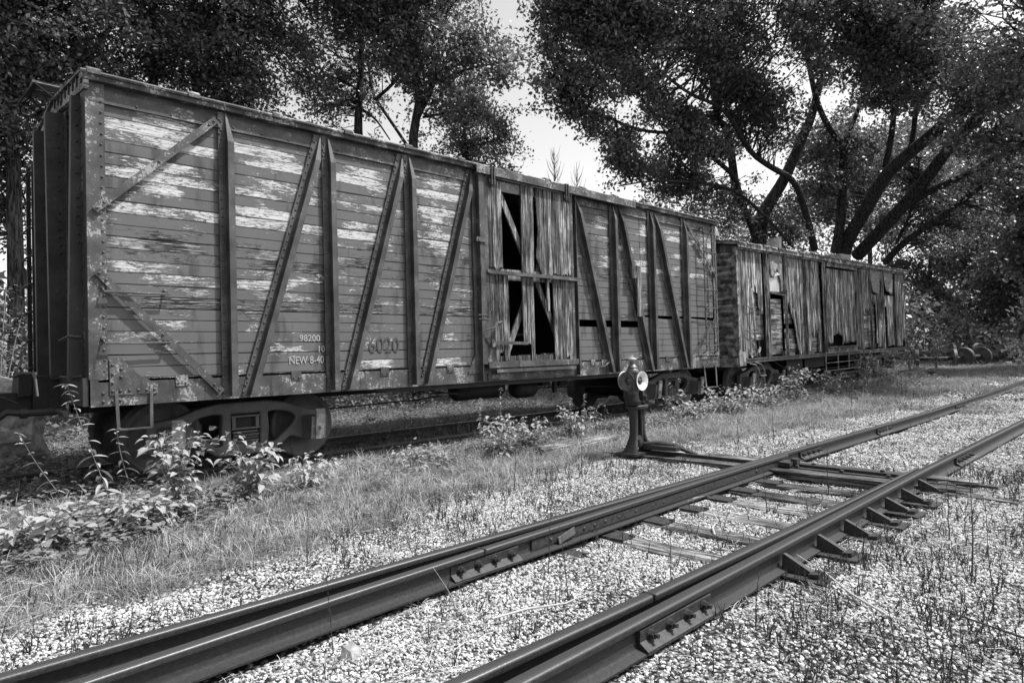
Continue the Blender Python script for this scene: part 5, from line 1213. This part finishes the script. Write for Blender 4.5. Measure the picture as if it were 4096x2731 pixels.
# brush behind the cars, along the wood's edge
C = mass_pts(60000, (-14, 40), (14.5, 19), lambda x, y: .25+2.6*vnoise(x, y, .35, 4)*sst(y, 14.5, 17), rng)
leaf_mass('undergrowth', 'brushy undergrowth along the wood behind the freight cars', C, .12, 'cover', rng)
C = mass_pts(110000, (-45, 70), (19, 34), lambda x, y: 2.0+4.2*vnoise(x, y, .16, 9)+8.5*sst(x-.75*y, 12, 20), rng, .3)
leaf_mass('distant_woods', 'leafy wall of woods beyond the cars', C, .34, 'leaf', rng)
C = np.concatenate([mass_pts(60000, (36, 75), (-12, 24), lambda x, y: 1.0+6.0*vnoise(x, y, .14, 9)*sst(x, 36, 50)+2.5*sst(y, 6, 12), rng, .3), mass_pts(40000, (60, 110), (-40, 60), lambda x, y: 6+10*vnoise(x, y, .1, 9), rng, .2)])
leaf_mass('far_woods', 'deep woods closing the tracks at the right', C, .36, 'leaf', rng)
C = mass_pts(40000, (-40, -3), (9, 22), lambda x, y: .4+3.5*vnoise(x, y, .3, 7)*sst(y, 10, 15), rng, .5)
leaf_mass('side_brush', 'tall brush left of the near car', C, .12, 'cover', rng)

# ================================================================== scattered stuff (instanced, nobody could count it)
def proto(name, V, F, mat, k=None):
    me = bpy.data.meshes.new(name); me.from_pydata([tuple(v) for v in V], [], [tuple(f) for f in F]); me.materials.append(MAT[mat]); me.update()
    return bpy.data.objects.new(name, me)
def scatter(name, label, P, rot, scl, protos, rng):
    """points carrying rotation / scale / index; each gets one of the small meshes"""
    n = len(P); me = bpy.data.meshes.new(name); me.vertices.add(n); me.vertices.foreach_set('co', np.ascontiguousarray(P, np.float32).ravel())
    a = me.attributes.new('rot', 'FLOAT_VECTOR', 'POINT'); a.data.foreach_set('vector', np.ascontiguousarray(rot, np.float32).ravel())
    a = me.attributes.new('scl', 'FLOAT_VECTOR', 'POINT'); a.data.foreach_set('vector', np.ascontiguousarray(scl, np.float32).ravel())
    a = me.attributes.new('pick', 'INT', 'POINT'); a.data.foreach_set('value', rng.integers(0, len(protos), n).astype(np.int32))
    o = bpy.data.objects.new(name, me); COL.objects.link(o); tag(o, label, kind='stuff')
    ng = bpy.data.node_groups.new(name+'_scatter', 'GeometryNodeTree')
    ng.interface.new_socket('Geometry', in_out='INPUT', socket_type='NodeSocketGeometry'); ng.interface.new_socket('Geometry', in_out='OUTPUT', socket_type='NodeSocketGeometry')
    gi = ng.nodes.new('NodeGroupInput'); go = ng.nodes.new('NodeGroupOutput'); ip = ng.nodes.new('GeometryNodeInstanceOnPoints'); jn = ng.nodes.new('GeometryNodeJoinGeometry')
    for p in protos[::-1]:
        oi = ng.nodes.new('GeometryNodeObjectInfo'); oi.inputs['Object'].default_value = p; oi.inputs['As Instance'].default_value = True; ng.links.new(oi.outputs['Geometry'], jn.inputs[0])
    def at(nm, typ):
        q = ng.nodes.new('GeometryNodeInputNamedAttribute'); q.data_type = typ; q.inputs['Name'].default_value = nm; return q.outputs['Attribute']
    ng.links.new(gi.outputs[0], ip.inputs['Points']); ng.links.new(jn.outputs[0], ip.inputs['Instance']); ip.inputs['Pick Instance'].default_value = True
    ng.links.new(at('pick', 'INT'), ip.inputs['Instance Index'])
    er_ = ng.nodes.new('FunctionNodeEulerToRotation'); ng.links.new(at('rot', 'FLOAT_VECTOR'), er_.inputs[0]); ng.links.new(er_.outputs[0], ip.inputs['Rotation'])
    ng.links.new(at('scl', 'FLOAT_VECTOR'), ip.inputs['Scale']); ng.links.new(ip.outputs[0], go.inputs[0])
    md = o.modifiers.new('scatter', 'NODES'); md.node_group = ng
    return o
rng = np.random.default_rng(9)
def seen(x, y, marg=0.12):
    """points inside a widened view wedge only, to stay light"""
    dx = x-CAM.x; dy = y-CAM.y; f = dx*vd.x+dy*vd.y; s = dx*vr.x+dy*vr.y
    return (f > .4) & (np.abs(s) < f*(.78+marg)+1.2)
# ---- ballast stones
def stone(seed):
    rr = random.Random(seed); bm = bmesh.new(); bmesh.ops.create_icosphere(bm, subdivisions=1, radius=1)
    for v in bm.verts: v.co *= rr.uniform(.72, 1.15)
    bmesh.ops.scale(bm, vec=(1.0, rr.uniform(.65, .95), rr.uniform(.45, .7)), verts=bm.verts)
    me = bpy.data.meshes.new('pebble'); bm.to_mesh(me); bm.free(); me.materials.append(MAT['gravel']); return bpy.data.objects.new('pebble', me)
ST = [stone(i) for i in range(7)]
def gravel_pts(n, xr, yr, smin, smax, keepf):
    x = rng.uniform(*xr, n); y = rng.uniform(*yr, n); k = seen(x, y) & keepf(x, y); x, y = x[k], y[k]
    s = np.exp(rng.uniform(math.log(smin), math.log(smax), len(x)))
    z = ground_z(x, y)+s*rng.uniform(-.15, .45, len(x))
    return np.stack([x, y, z], 1), s
def on_rail(x, y):
    b = np.abs(y-3.415) < .075; b |= np.abs(y-np.interp(x, [-6,-2.5,-.9,.2,1.3,2.9,4.5,6.12,6.2], [2.8,3.03,3.115,3.185,3.235,3.285,3.325,3.352,3.415])) < .075
    b |= np.abs(y-np.interp(x, [-6,-1,.9,2.6,6,40], [1.80,1.835,1.845,1.865,1.91,1.90])) < .075; b |= (np.abs(y-np.interp(x, [-6,-2,.15,1.22,3.1,6], [2.28,2.10,2.01,1.99,1.975,1.975])) < .07) & (x < 6); return b
TIES_X = np.array(TX[2:]+[5.74, 6.17])
def grav_ok(x, y):
    g_ = grass_amt(x, y); ok = rng.uniform(0, 1, len(x)) > g_*1.05
    t = np.min(np.abs(x[:, None]-TIES_X[None]), 1) < .115
    inside = ((y > 2.02) & (y < 3.2)) | ((x > 5.6) & (x < 6.3) & (y > 1.9) & (y < 5.6))
    over = vnoise(x, y, 4.2, 31) > .70
    dirt_and_shade = (vnoise(x, y, 1.1, 33)*.6+vnoise(x, y, 4.0, 34)*.4 > .60+.0*x-.10*(y < 1.7)) & (rng.uniform(0, 1, len(x)) < .55)  # bare dirt patches, thickened on the near right to imitate dappled shade
    return ok & ~dirt_and_shade & ~on_rail(x, y) & ~(t & inside & ~over)
P1, s1 = gravel_pts(330000, (-2, 6.5), (-.6, 5.6), .0055, .0145, grav_ok)
P2, s2 = gravel_pts(190000, (6.5, 17), (-3, 6.2), .010, .021, grav_ok)
P3, s3 = gravel_pts(60000, (17, 40), (-6, 8), .022, .045, grav_ok)
P = np.concatenate([P1, P2, P3]); s = np.concatenate([s1, s2, s3])
scatter('ballast_gravel', 'pale pea gravel ballast between and beside the rails', P, rng.uniform(0, 6.28, (len(P), 3))*np.array([.12, .12, 1]), s[:, None]*rng.uniform(.8, 1.25, (len(P), 3)), ST, rng)
print('stones', len(P))
# ---- grass
def tuft(seed, nb, h, spread, lean, wd, mat='grass', bend=.6):
    rr = random.Random(seed); V, F = [], []
    for i in range(nb):
        a = rr.uniform(0, 2*PI); r = spread*math.sqrt(rr.random()); x, y = r*math.cos(a), r*math.sin(a); b = rr.uniform(0, 2*PI); L = h*rr.uniform(.45, 1.1); ln = lean*rr.uniform(.2, 1.3)
        dx, dy = math.cos(b), math.sin(b); wx, wy = -dy*wd, dx*wd; o = len(V)
        for t, kk in ((0, 1), (.5, .8), (.85, .45), (1, 0)):
            px = x+dx*ln*L*t**1.8; py = y+dy*ln*L*t**1.8; pz = L*(t-bend*.5*ln*t*t)
            if kk: V += [(px-wx*kk, py-wy*kk, pz), (px+wx*kk, py+wy*kk, pz)]
            else: V.append((px, py, pz))
        F += [(o, o+1, o+3, o+2), (o+2, o+3, o+5, o+4), (o+4, o+5, o+6)]
    return proto('grass_tuft', V, F, mat)
TU = [tuft(i, 30, .11, .10, 1.5, .0017) for i in range(4)]+[tuft(10, 16, .15, .10, 2.2, .0016, 'straw'), tuft(11, 26, .08, .11, 1.6, .0018), tuft(12, 8, .20, .06, .5, .0013, 'straw')]
def pts_in(n, xr, yr, pf):
    x = rng.uniform(*xr, n); y = rng.uniform(*yr, n); k = seen(x, y) & (rng.uniform(0, 1, n) < pf(x, y)); x, y = x[k], y[k]; return np.stack([x, y, ground_z(x, y)-.01], 1)
def carzone(x, y): return np.abs(y-(D+1.4)) < .55
P = np.concatenate([pts_in(26000, (-3, 14), (4.2, 7.9), lambda x, y: grass_amt(x, y)*(.35+.65*vnoise(x, y, 1.4, 41))),
                    pts_in(9000, (-6, 14), (7.9, 11.5), lambda x, y: .35+0*x), pts_in(14000, (14, 34), (-2, 8), lambda x, y: grass_amt(x, y)*.8),
                    pts_in(9000, (-12, 30), (11, 16), lambda x, y: .5+0*x)])
n = len(P); sc = rng.uniform(.55, 1.25, n)*(1+.02*np.clip(P[:, 0], 0, 30))
scatter('grass', 'fine dry grass growing beside the freight cars', P, np.stack([rng.normal(0, .15, n), rng.normal(0, .15, n), rng.uniform(0, 6.28, n)], 1), np.repeat(sc[:, None], 3, 1), TU, rng)
# ---- broad leafed ground cover
def rosette(seed, nl, h, L, mat='cover'):
    rr = random.Random(seed); V, F = [], []
    for i in range(nl):
        a = rr.uniform(0, 2*PI); z = h*rr.uniform(.2, 1); r = rr.uniform(.01, .10); l = L*rr.uniform(.6, 1.2); w_ = l*rr.uniform(.28, .36); dx, dy = math.cos(a), math.sin(a); dz = rr.uniform(-.35, .35)
        c = Vector((dx*r, dy*r, z)); T = Vector((dx, dy, dz)).normalized(); B = Vector((-dy, dx, rr.uniform(-.4, .4))).normalized(); N = T.cross(B); o = len(V)
        for q in (c, c+T*l*.35+B*w_+N*w_*.3, c+T*l, c+T*l*.35-B*w_+N*w_*.3, c+T*l*.4): V.append(tuple(q))
        F += [(o, o+1, o+4), (o+1, o+2, o+4), (o+2, o+3, o+4), (o+3, o, o+4)]
        if i % 4 == 0: F.append((o, o, o)) if False else None
    return proto('leafy_clump', V, F, mat)
RO = [rosette(i, 13, .16, .062) for i in range(4)]+[rosette(8, 10, .10, .045), rosette(9, 12, .12, .035)]
P = np.concatenate([pts_in(5200, (-4, 3.5), (4.9, 7.2), lambda x, y: sst(y+.25*(.5-x*.25), 5.3, 6.4)*(.10+.9*(vnoise(x, y, 1.5, 51) > .5))*np.clip(1.15-.30*(x+1), .12, 1)),
                    pts_in(4200, (3.5, 16), (5.9, 7.3), lambda x, y: sst(y, 6.2, 6.9)*(vnoise(x, y, 1.1, 52) > .4)), pts_in(2500, (14, 30), (5.6, 7.4), lambda x, y: .6*(vnoise(x, y, 1.1, 52) > .5)),
                    pts_in(5000, (-8, 30), (11.3, 16), lambda x, y: .7+0*x), pts_in(2500, (-8, 1), (7, 12), lambda x, y: .8+0*x), pts_in(1200, (0, 34), (8.5, 11), lambda x, y: .5+0*x)])
n = len(P); scatter('ground_cover', 'broad-leaved weeds covering the soil along the car track', P, np.stack([rng.normal(0, .2, n), rng.normal(0, .2, n), rng.uniform(0, 6.28, n)], 1), np.repeat(rng.uniform(.6, 1.35, n)[:, None], 3, 1), RO, rng)
# ---- dark dead stubble in the gravel
def stubble(seed, nb, h):
    rr = random.Random(seed); m = MB()
    for i in range(nb):
        a = rr.uniform(0, 2*PI); r = rr.uniform(0, .02); L = h*rr.uniform(.4, 1); e = Vector((r*math.cos(a)+rr.uniform(-.12, .12)*L*3, r*math.sin(a)+rr.uniform(-.12, .12)*L*3, L)); b = Vector((r*math.cos(a), r*math.sin(a), -.02))
        m.tube([b, (b+e)/2+Vector((rr.uniform(-.004, .004), 0, 0)), e], [.0028, .0024, .0010], 3, cap=False)
        for q in range(3):
            t = rr.uniform(.3, .9); p = b.lerp(e, t); d_ = Vector((rr.uniform(-1, 1), rr.uniform(-1, 1), 1.3))*rr.uniform(.008, .022); m.tube([p, p+d_], [.0018, .0008], 3, cap=False)
    return proto('dead_stem', m.v, m.f, 'stem')
SB = [stubble(i, 1+i % 4, .11+.02*(i % 3)) for i in range(7)]
def stub_d(x, y):
    c = .22+.78*(vnoise(x, y, 1.3, 61) > .5); right = sst(1.8-y, 0, .4); return np.clip(c*(.22+.75*right+.3*(y > 3.6)+.4*sst(x, 5, 8)), 0, 1)
P = np.concatenate([pts_in(11500, (-1.5, 7), (-.8, 5.4), stub_d), pts_in(6500, (7, 22), (-3, 6), lambda x, y: .7*stub_d(x, y))]); P = P[~on_rail(P[:, 0], P[:, 1])]
n = len(P); scatter('dead_weeds', 'short dark dead stems poking up through the gravel', P, np.stack([rng.normal(0, .12, n), rng.normal(0, .12, n), rng.uniform(0, 6.28, n)], 1), np.repeat(rng.uniform(.4, 1.3, n)[:, None], 3, 1), SB, rng)
# ---- straw and twigs lying about
def lying(seed):
    rr = random.Random(seed); m = MB()
    for i in range(5):
        a = rr.uniform(0, 2*PI); L = rr.uniform(.04, .16); c = Vector((rr.uniform(-.06, .06), rr.uniform(-.06, .06), .012)); d_ = Vector((math.cos(a), math.sin(a), rr.uniform(-.05, .12)))*L
        m.tube([c-d_/2, c+Vector((0, 0, .008)), c+d_/2], [.0012, .0015, .0008], 3, cap=False)
    return m
LY = [proto('straw_litter', lying(i).v, lying(i).f, 'straw') for i in range(3)]+[proto('twig_litter', lying(9).v, lying(9).f, 'stem')]
P = np.concatenate([pts_in(5000, (-1.5, 9), (-.8, 5.6), lambda x, y: .15+.85*(vnoise(x, y, 1.7, 71) > .6)), pts_in(2500, (9, 20), (-2, 6), lambda x, y: .4+0*x)]); P[:, 2] += .02
n = len(P); scatter('straw_litter', 'bits of straw and twig scattered over the gravel', P, np.stack([rng.normal(0, .1, n), rng.normal(0, .1, n), rng.uniform(0, 6.28, n)], 1), np.repeat(rng.uniform(.5, 1.2, n)[:, None], 3, 1), LY, rng)

# ================================================================== single weeds
def leaf_mesh(name, L, W, mat='weed', curl=.25, serr=0):
    V, F = [(0, 0, 0)], []; n = 5
    for i in range(1, n):
        t = i/n; w_ = W*math.sin(PI*t**.8)*(1 if serr == 0 else .9+.1*(i % 2)); zc_ = -curl*L*t*t
        V += [(-w_/2, L*t, zc_+w_*.22), (0, L*t, zc_), (w_/2, L*t, zc_+w_*.22)]
    V.append((0, L, -curl*L*1.1)); F += [(0, 2, 1), (0, 3, 2)]
    for i in range(n-2):
        a = 1+i*3; F += [(a, a+1, a+4, a+3), (a+1, a+2, a+5, a+4)]
    a = 1+(n-2)*3; F += [(a, a+1, len(V)-1), (a+1, a+2, len(V)-1)]
    me = bpy.data.meshes.new(name); me.from_pydata(V, [], F); me.materials.append(MAT[mat]); me.update(); return me
LANCE = [leaf_mesh('lance_leaf', .13, .035, curl=.3), leaf_mesh('lance_leaf', .10, .026, curl=.15)]
BROAD = [leaf_mesh('broad_leaf', .10, .062, curl=.25), leaf_mesh('broad_leaf', .085, .05, curl=.1), leaf_mesh('broad_leaf', .12, .075, curl=.35)]
def plant(name, label, cat, base, stems, leaves, nleaf, lsc=1.0, seed=0, group=None, parts=True, stemmat='greenstem', rr_=.006, lo=.12, pair=False, spike=False, flat=0.0, off=0.0):
    rr = random.Random(seed); x, y = base; z = gz(x, y); t = thing(name, label, cat, (x, y, z), group=group)
    m = MB(); nodes = []
    for S in stems:
        pts = smooth_pl([Vector((0, 0, -.02))]+[Vector(p) for p in S], 2); pts = [Vector(p) for p in pts]
        m.tube(pts, [rr_*(1-.75*i/(len(pts)-1)) for i in range(len(pts))], 5, cap=False); nodes.append(pts)
    m.build('stem', stemmat, t); V, F = [], []
    per = max(1, nleaf//len(nodes))
    for pts in nodes:
        tot = len(pts)-1
        for k in range(per):
            u = lo+(1-lo)*(k+.5)/per if not pair else lo+(1-lo)*((k//2)+.5)/(per/2); u = min(u, .999); i = int(u*tot); f = u*tot-i; p = pts[i].lerp(pts[min(i+1, tot)], f)
            az = (k % 2)*PI+(k//2)*1.4+rr.uniform(-.4, .4) if pair else rr.uniform(0, 2*PI); sc_ = lsc*(1.15-.6*u if spike else 1-.25*u)*rr.uniform(.75, 1.15)
            tilt = rr.uniform(-.5, .35) if flat == 0 else rr.uniform(-.15, .15)
            M_ = Matrix.Translation(p) @ Matrix.Rotation(az, 4, 'Z') @ Matrix.Translation((0, rr.uniform(0, off), rr.uniform(-.3, .5)*off)) @ Matrix.Rotation(tilt, 4, 'X') @ Matrix.Rotation(rr.uniform(-.5, .5), 4, 'Y') @ Matrix.Scale(sc_, 4)
            off_ = (M_.to_3x3() @ Vector((0, .02*rr.random(), 0))); me = leaves[rr.randrange(len(leaves))]
            if parts:
                o = bpy.data.objects.new('leaf', me); COL.objects.link(o); o.parent = t; o.matrix_local = M_
            else:
                b = len(V); V += [tuple(M_ @ v.co) for v in me.vertices]; F += [tuple(b+q for q in pl.vertices) for pl in me.polygons]
    if not parts: mm = MB(); mm.add(V, F); mm.build('foliage', leaves[0].materials[0], t)
    return t
def bush(label, base, h, w_, nst, nleaf, seed, leaves=BROAD, parts=True, lsc=1.0, group='leafy weeds along the car track', **kw):
    rr = random.Random(seed); st_ = []
    for i in range(nst):
        a = 2*PI*i/nst+rr.uniform(-.4, .4); r = w_*rr.uniform(.3, 1); hh = h*rr.uniform(.6, 1.05); st_.append([(r*.3*math.cos(a), r*.3*math.sin(a), hh*.45), (r*.7*math.cos(a), r*.7*math.sin(a), hh*.8), (r*math.cos(a), r*math.sin(a), hh)])
    kw.setdefault('off', .12 if w_ < .5 else .2)
    return plant('leafy_weed', label, 'weed', base, st_, leaves, nleaf, lsc, seed, group, parts, lo=.2, **kw)
plant('tall_weed', 'tallest lance-leaved weed, leaning left in front of the near car\'s corner', 'weed', (-.02, 6.35), [[(-.10, .05, .35), (-.22, .1, .75), (-.36, .12, 1.25)]], LANCE, 44, 1.25, 3, 'tall lance-leaved weeds', pair=True, lo=.15, spike=True)
plant('tall_weed', 'shorter lance-leaved weed leaning left below the air hose', 'weed', (-.25, 6.5), [[(-.12, .02, .25), (-.30, .05, .55), (-.45, .05, .88)]], LANCE, 26, 1.0, 4, 'tall lance-leaved weeds', pair=True, lo=.1, spike=True)
plant('tall_weed', 'lance-leaved weed growing between the tallest weed and the broad bush', 'weed', (.12, 6.4), [[(-.05, 0, .3), (-.12, .03, .60), (-.15, .05, .85)]], LANCE, 26, 1.2, 5, 'tall lance-leaved weeds', pair=True, lo=.1, spike=True)
bush('broad-leaved bush hiding the left wheel of the near car', (.42, 6.35), .80, .32, 12, 280, 6, lsc=.95)
bush('broad-leaved bush in front of the near truck\'s centre opening', (1.15, 6.45), .62, .34, 12, 260, 7, lsc=1.0)
bush('low large-leaved bush at the left edge under the air hose', (-.60, 6.0), .36, .42, 12, 220, 8, lsc=1.1)
bush('low bush with big pale leaves left of the broad bush', (.10, 6.0), .34, .35, 10, 180, 9, lsc=1.0)
bush('small bush below the near car\'s right journal box', (1.75, 6.55), .34, .36, 9, 140, 10, lsc=.8)
bush('little sprig of weed leaning over the near rail, mid car', (3.05, 6.5), .34, .2, 5, 60, 11, lsc=.7)
bush('bright leafy bush below the sliding door', (4.55, 6.55), .58, .34, 12, 250, 12, lsc=.85)
bush('leafy weeds just right of the bush below the sliding door', (5.25, 6.75), .48, .36, 10, 180, 13, lsc=.85)
bush('leafy clump left of the switch stand, before the right truck', (6.6, 7.0), .48, .45, 11, 190, 14, lsc=.85)
bush('heart-leaved sapling before the right truck of the near car', (9.1, 6.75), .85, .16, 3, 24, 15, lsc=1.15)
bush('wide leafy clump right of the lamp under the right truck', (9.9, 6.85), .42, .6, 14, 260, 16, parts=False)
bush('leafy clump beneath the near car\'s ladder', (11.3, 6.8), .52, .6, 14, 280, 17, parts=False)
bush('dense clump between the two cars', (12.8, 6.8), .55, .6, 14, 300, 18, parts=False)
bush('leafy clump by the farther car\'s left truck', (14.6, 6.8), .85, .5, 12, 240, 19, parts=False)
bush('sprawling clump under the farther car\'s middle', (16.9, 6.8), .6, .7, 12, 260, 20, parts=False)
bush('tall ragged weeds by the farther car\'s step frame', (19.0, 6.6), 1.1, .5, 10, 200, 21, leaves=LANCE, parts=False)
bush('bushy clump under the step frame', (21.2, 6.7), .8, .7, 12, 260, 22, parts=False)
for i, (x, y, h_, lab) in enumerate(((4.15, 6.5, .85, 'flowering spike left of the bush below the sliding door'), (4.75, 6.75, .95, 'taller flowering spike behind the bush below the sliding door'), (6.75, 6.9, .72, 'dark plumed spike nearest the switch stand'), (6.4, 6.9, .68, 'dark plumed spike left of its twin before the right truck'))):
    plant('weed_spike', lab, 'weed', (x, y), [[(.02, 0, h_*.4), (0, .02, h_*.8), (.03, 0, h_)]], LANCE, 40, .55, 30+i, 'upright weed spikes', parts=False, pair=True, lo=.15, spike=True)
plant('wilted_thistle', 'wilted curling thistle drooping both ways before the right truck', 'weed', (6.85, 6.75), [[(0, 0, .35), (.05, 0, .52), (.22, 0, .55), (.30, 0, .38)], [(0, 0, .35), (-.04, 0, .50), (-.18, 0, .52), (-.26, 0, .40)]], LANCE, 44, .45, 35, None, parts=False, lo=.3)
# sunlit weeds past the farther car
bush('tall sunlit leafy weed at the end of the farther car', (28.8, 8.1), 2.2, .5, 7, 300, 40, leaves=LANCE, parts=False, lsc=1.6, group='tall sunlit weeds at the siding end', rr_=.015)
bush('pyramid-shaped sunlit weed beside the dumped wheelsets', (29.8, 7.4), 2.3, .6, 7, 330, 41, leaves=LANCE, parts=False, lsc=1.5, group='tall sunlit weeds at the siding end', rr_=.015)
bush('bright bushy weed low against the farther car\'s right end', (27.4, 8.8), 1.6, .7, 8, 280, 42, parts=False, lsc=1.6, group='tall sunlit weeds at the siding end', rr_=.012)
# shrub at the left edge, behind the ladder of the near car
SH = [leaf_mesh('willow_leaf', .09, .022, 'weed', .2)]
bush('willowy shrub filling the left edge behind the end ladder', (-1.3, 11.3), 3.1, .9, 16, 1700, 50, leaves=SH, parts=False, lsc=1.15, group='shrubs behind the near car\'s left end', rr_=.015)
bush('second willowy shrub right behind the coupler', (-.2, 12.6), 2.6, 1.0, 14, 1300, 51, leaves=SH, parts=False, lsc=1.15, group='shrubs behind the near car\'s left end', rr_=.015)
# tall dry stalks in the foreground
def dry(label, x, y, h_, lx, ly, seed, mat='stem', r=.0028):
    rr = random.Random(seed); z = gz(x, y); t = thing('dry_stalk', label, 'dead weed', (x, y, z), group='tall dry stalks in the gravel'); m = MB()
    P = [Vector((lx*s_**1.3, ly*s_**1.3, h_*s_))+Vector((rr.uniform(-.006, .006), rr.uniform(-.006, .006), 0)) for s_ in np.linspace(0, 1, 7)]
    m.tube(P, [r*(1-.7*i/6) for i in range(7)], 4, cap=False)
    for k in range(6):
        s_ = rr.uniform(.2, .85); p = P[int(s_*6)]; d_ = Vector((rr.uniform(-1, 1), rr.uniform(-1, 1), 1.8)).normalized()*rr.uniform(.01, .04); m.tube([p, p+d_], [r*.5, r*.2], 3, cap=False)
    m.build('stem', mat, t)
DR = [('dark stalk crossing both left rails near the frame\'s left third', .08, 2.95, .40, -.03, .0, 'stem'), ('long pale stalk leaning over the left rail and falling toward the lower edge', .42, 2.15, .52, -.20, .18, 'straw'),
      ('thin dark stalk standing between the rails left of centre', 1.35, 2.55, .42, .0, .05, 'stem'), ('slim stalk beside the bolted joint', 1.62, 2.95, .40, .03, .0, 'stem'), ('dark stalk rising before the second blade', 1.95, 2.25, .33, .04, .02, 'stem'),
      ('stalk standing before the right rail joint', 1.62, 1.55, .30, .03, 0, 'stem'), ('straight dark stalk left of the rail braces', 2.0, 1.35, .34, .03, .02, 'stem'), ('tall dark stalk in the lower right gravel', 2.55, .75, .62, .0, .02, 'stem'),
      ('tallest stalk right of the rail braces', 3.15, .95, .60, .02, .0, 'stem'), ('stalk near the right frame edge by the dark branch', 3.3, .25, .35, .05, .0, 'stem'), ('stalk behind the third brace', 3.95, 1.25, .45, .02, 0, 'stem'),
      ('stalk left of the switch rods between the ties', 4.0, 2.6, .40, 0, .02, 'stem'), ('stalk just before the switch rods', 5.1, 2.5, .48, .02, 0, 'stem'), ('leaning pale stalk past the switch rods', 6.6, 2.4, .5, .15, .05, 'straw'),
      ('dark stalk past the last brace', 7.2, 1.1, .5, .03, 0, 'stem'), ('stalk in the gravel right of the switch stand', 7.0, 4.4, .45, .02, 0, 'stem'), ('second stalk right of the switch stand', 7.9, 4.3, .5, -.03, 0, 'stem'),
      ('stalk before the grass left of the stand', 3.2, 4.9, .55, .06, 0, 'stem'), ('thin stalk in gravel left of the plank', 4.1, 4.75, .45, .05, .03, 'stem'), ('left-hand dark stalk on the gravel bank', .05, 4.3, .34, 0, 0, 'stem'),
      ('twin dark stalk on the gravel bank', .22, 4.22, .30, .01, 0, 'stem'), ('dark stalk beyond the near rail, right of the twins', .55, 4.15, .42, .02, 0, 'stem'), ('far dark stalk at the right of the grass', 12.5, 4.8, .7, .05, 0, 'stem'), ('tall dark mullein stalk at the right distance', 16.5, 5.0, 1.0, .02, 0, 'stem'),
      ('pale arching stalk in the grass right of the lamp', 8.2, 5.6, .7, .5, -.2, 'straw'), ('second pale arching stalk right of the lamp', 9.3, 5.5, .8, .6, -.1, 'straw')]
for i, (lab, x, y, h_, lx, ly, mt) in enumerate(DR): dry(lab, x, y, h_, lx, ly, i, mt, .0034 if x < 3 else .005)
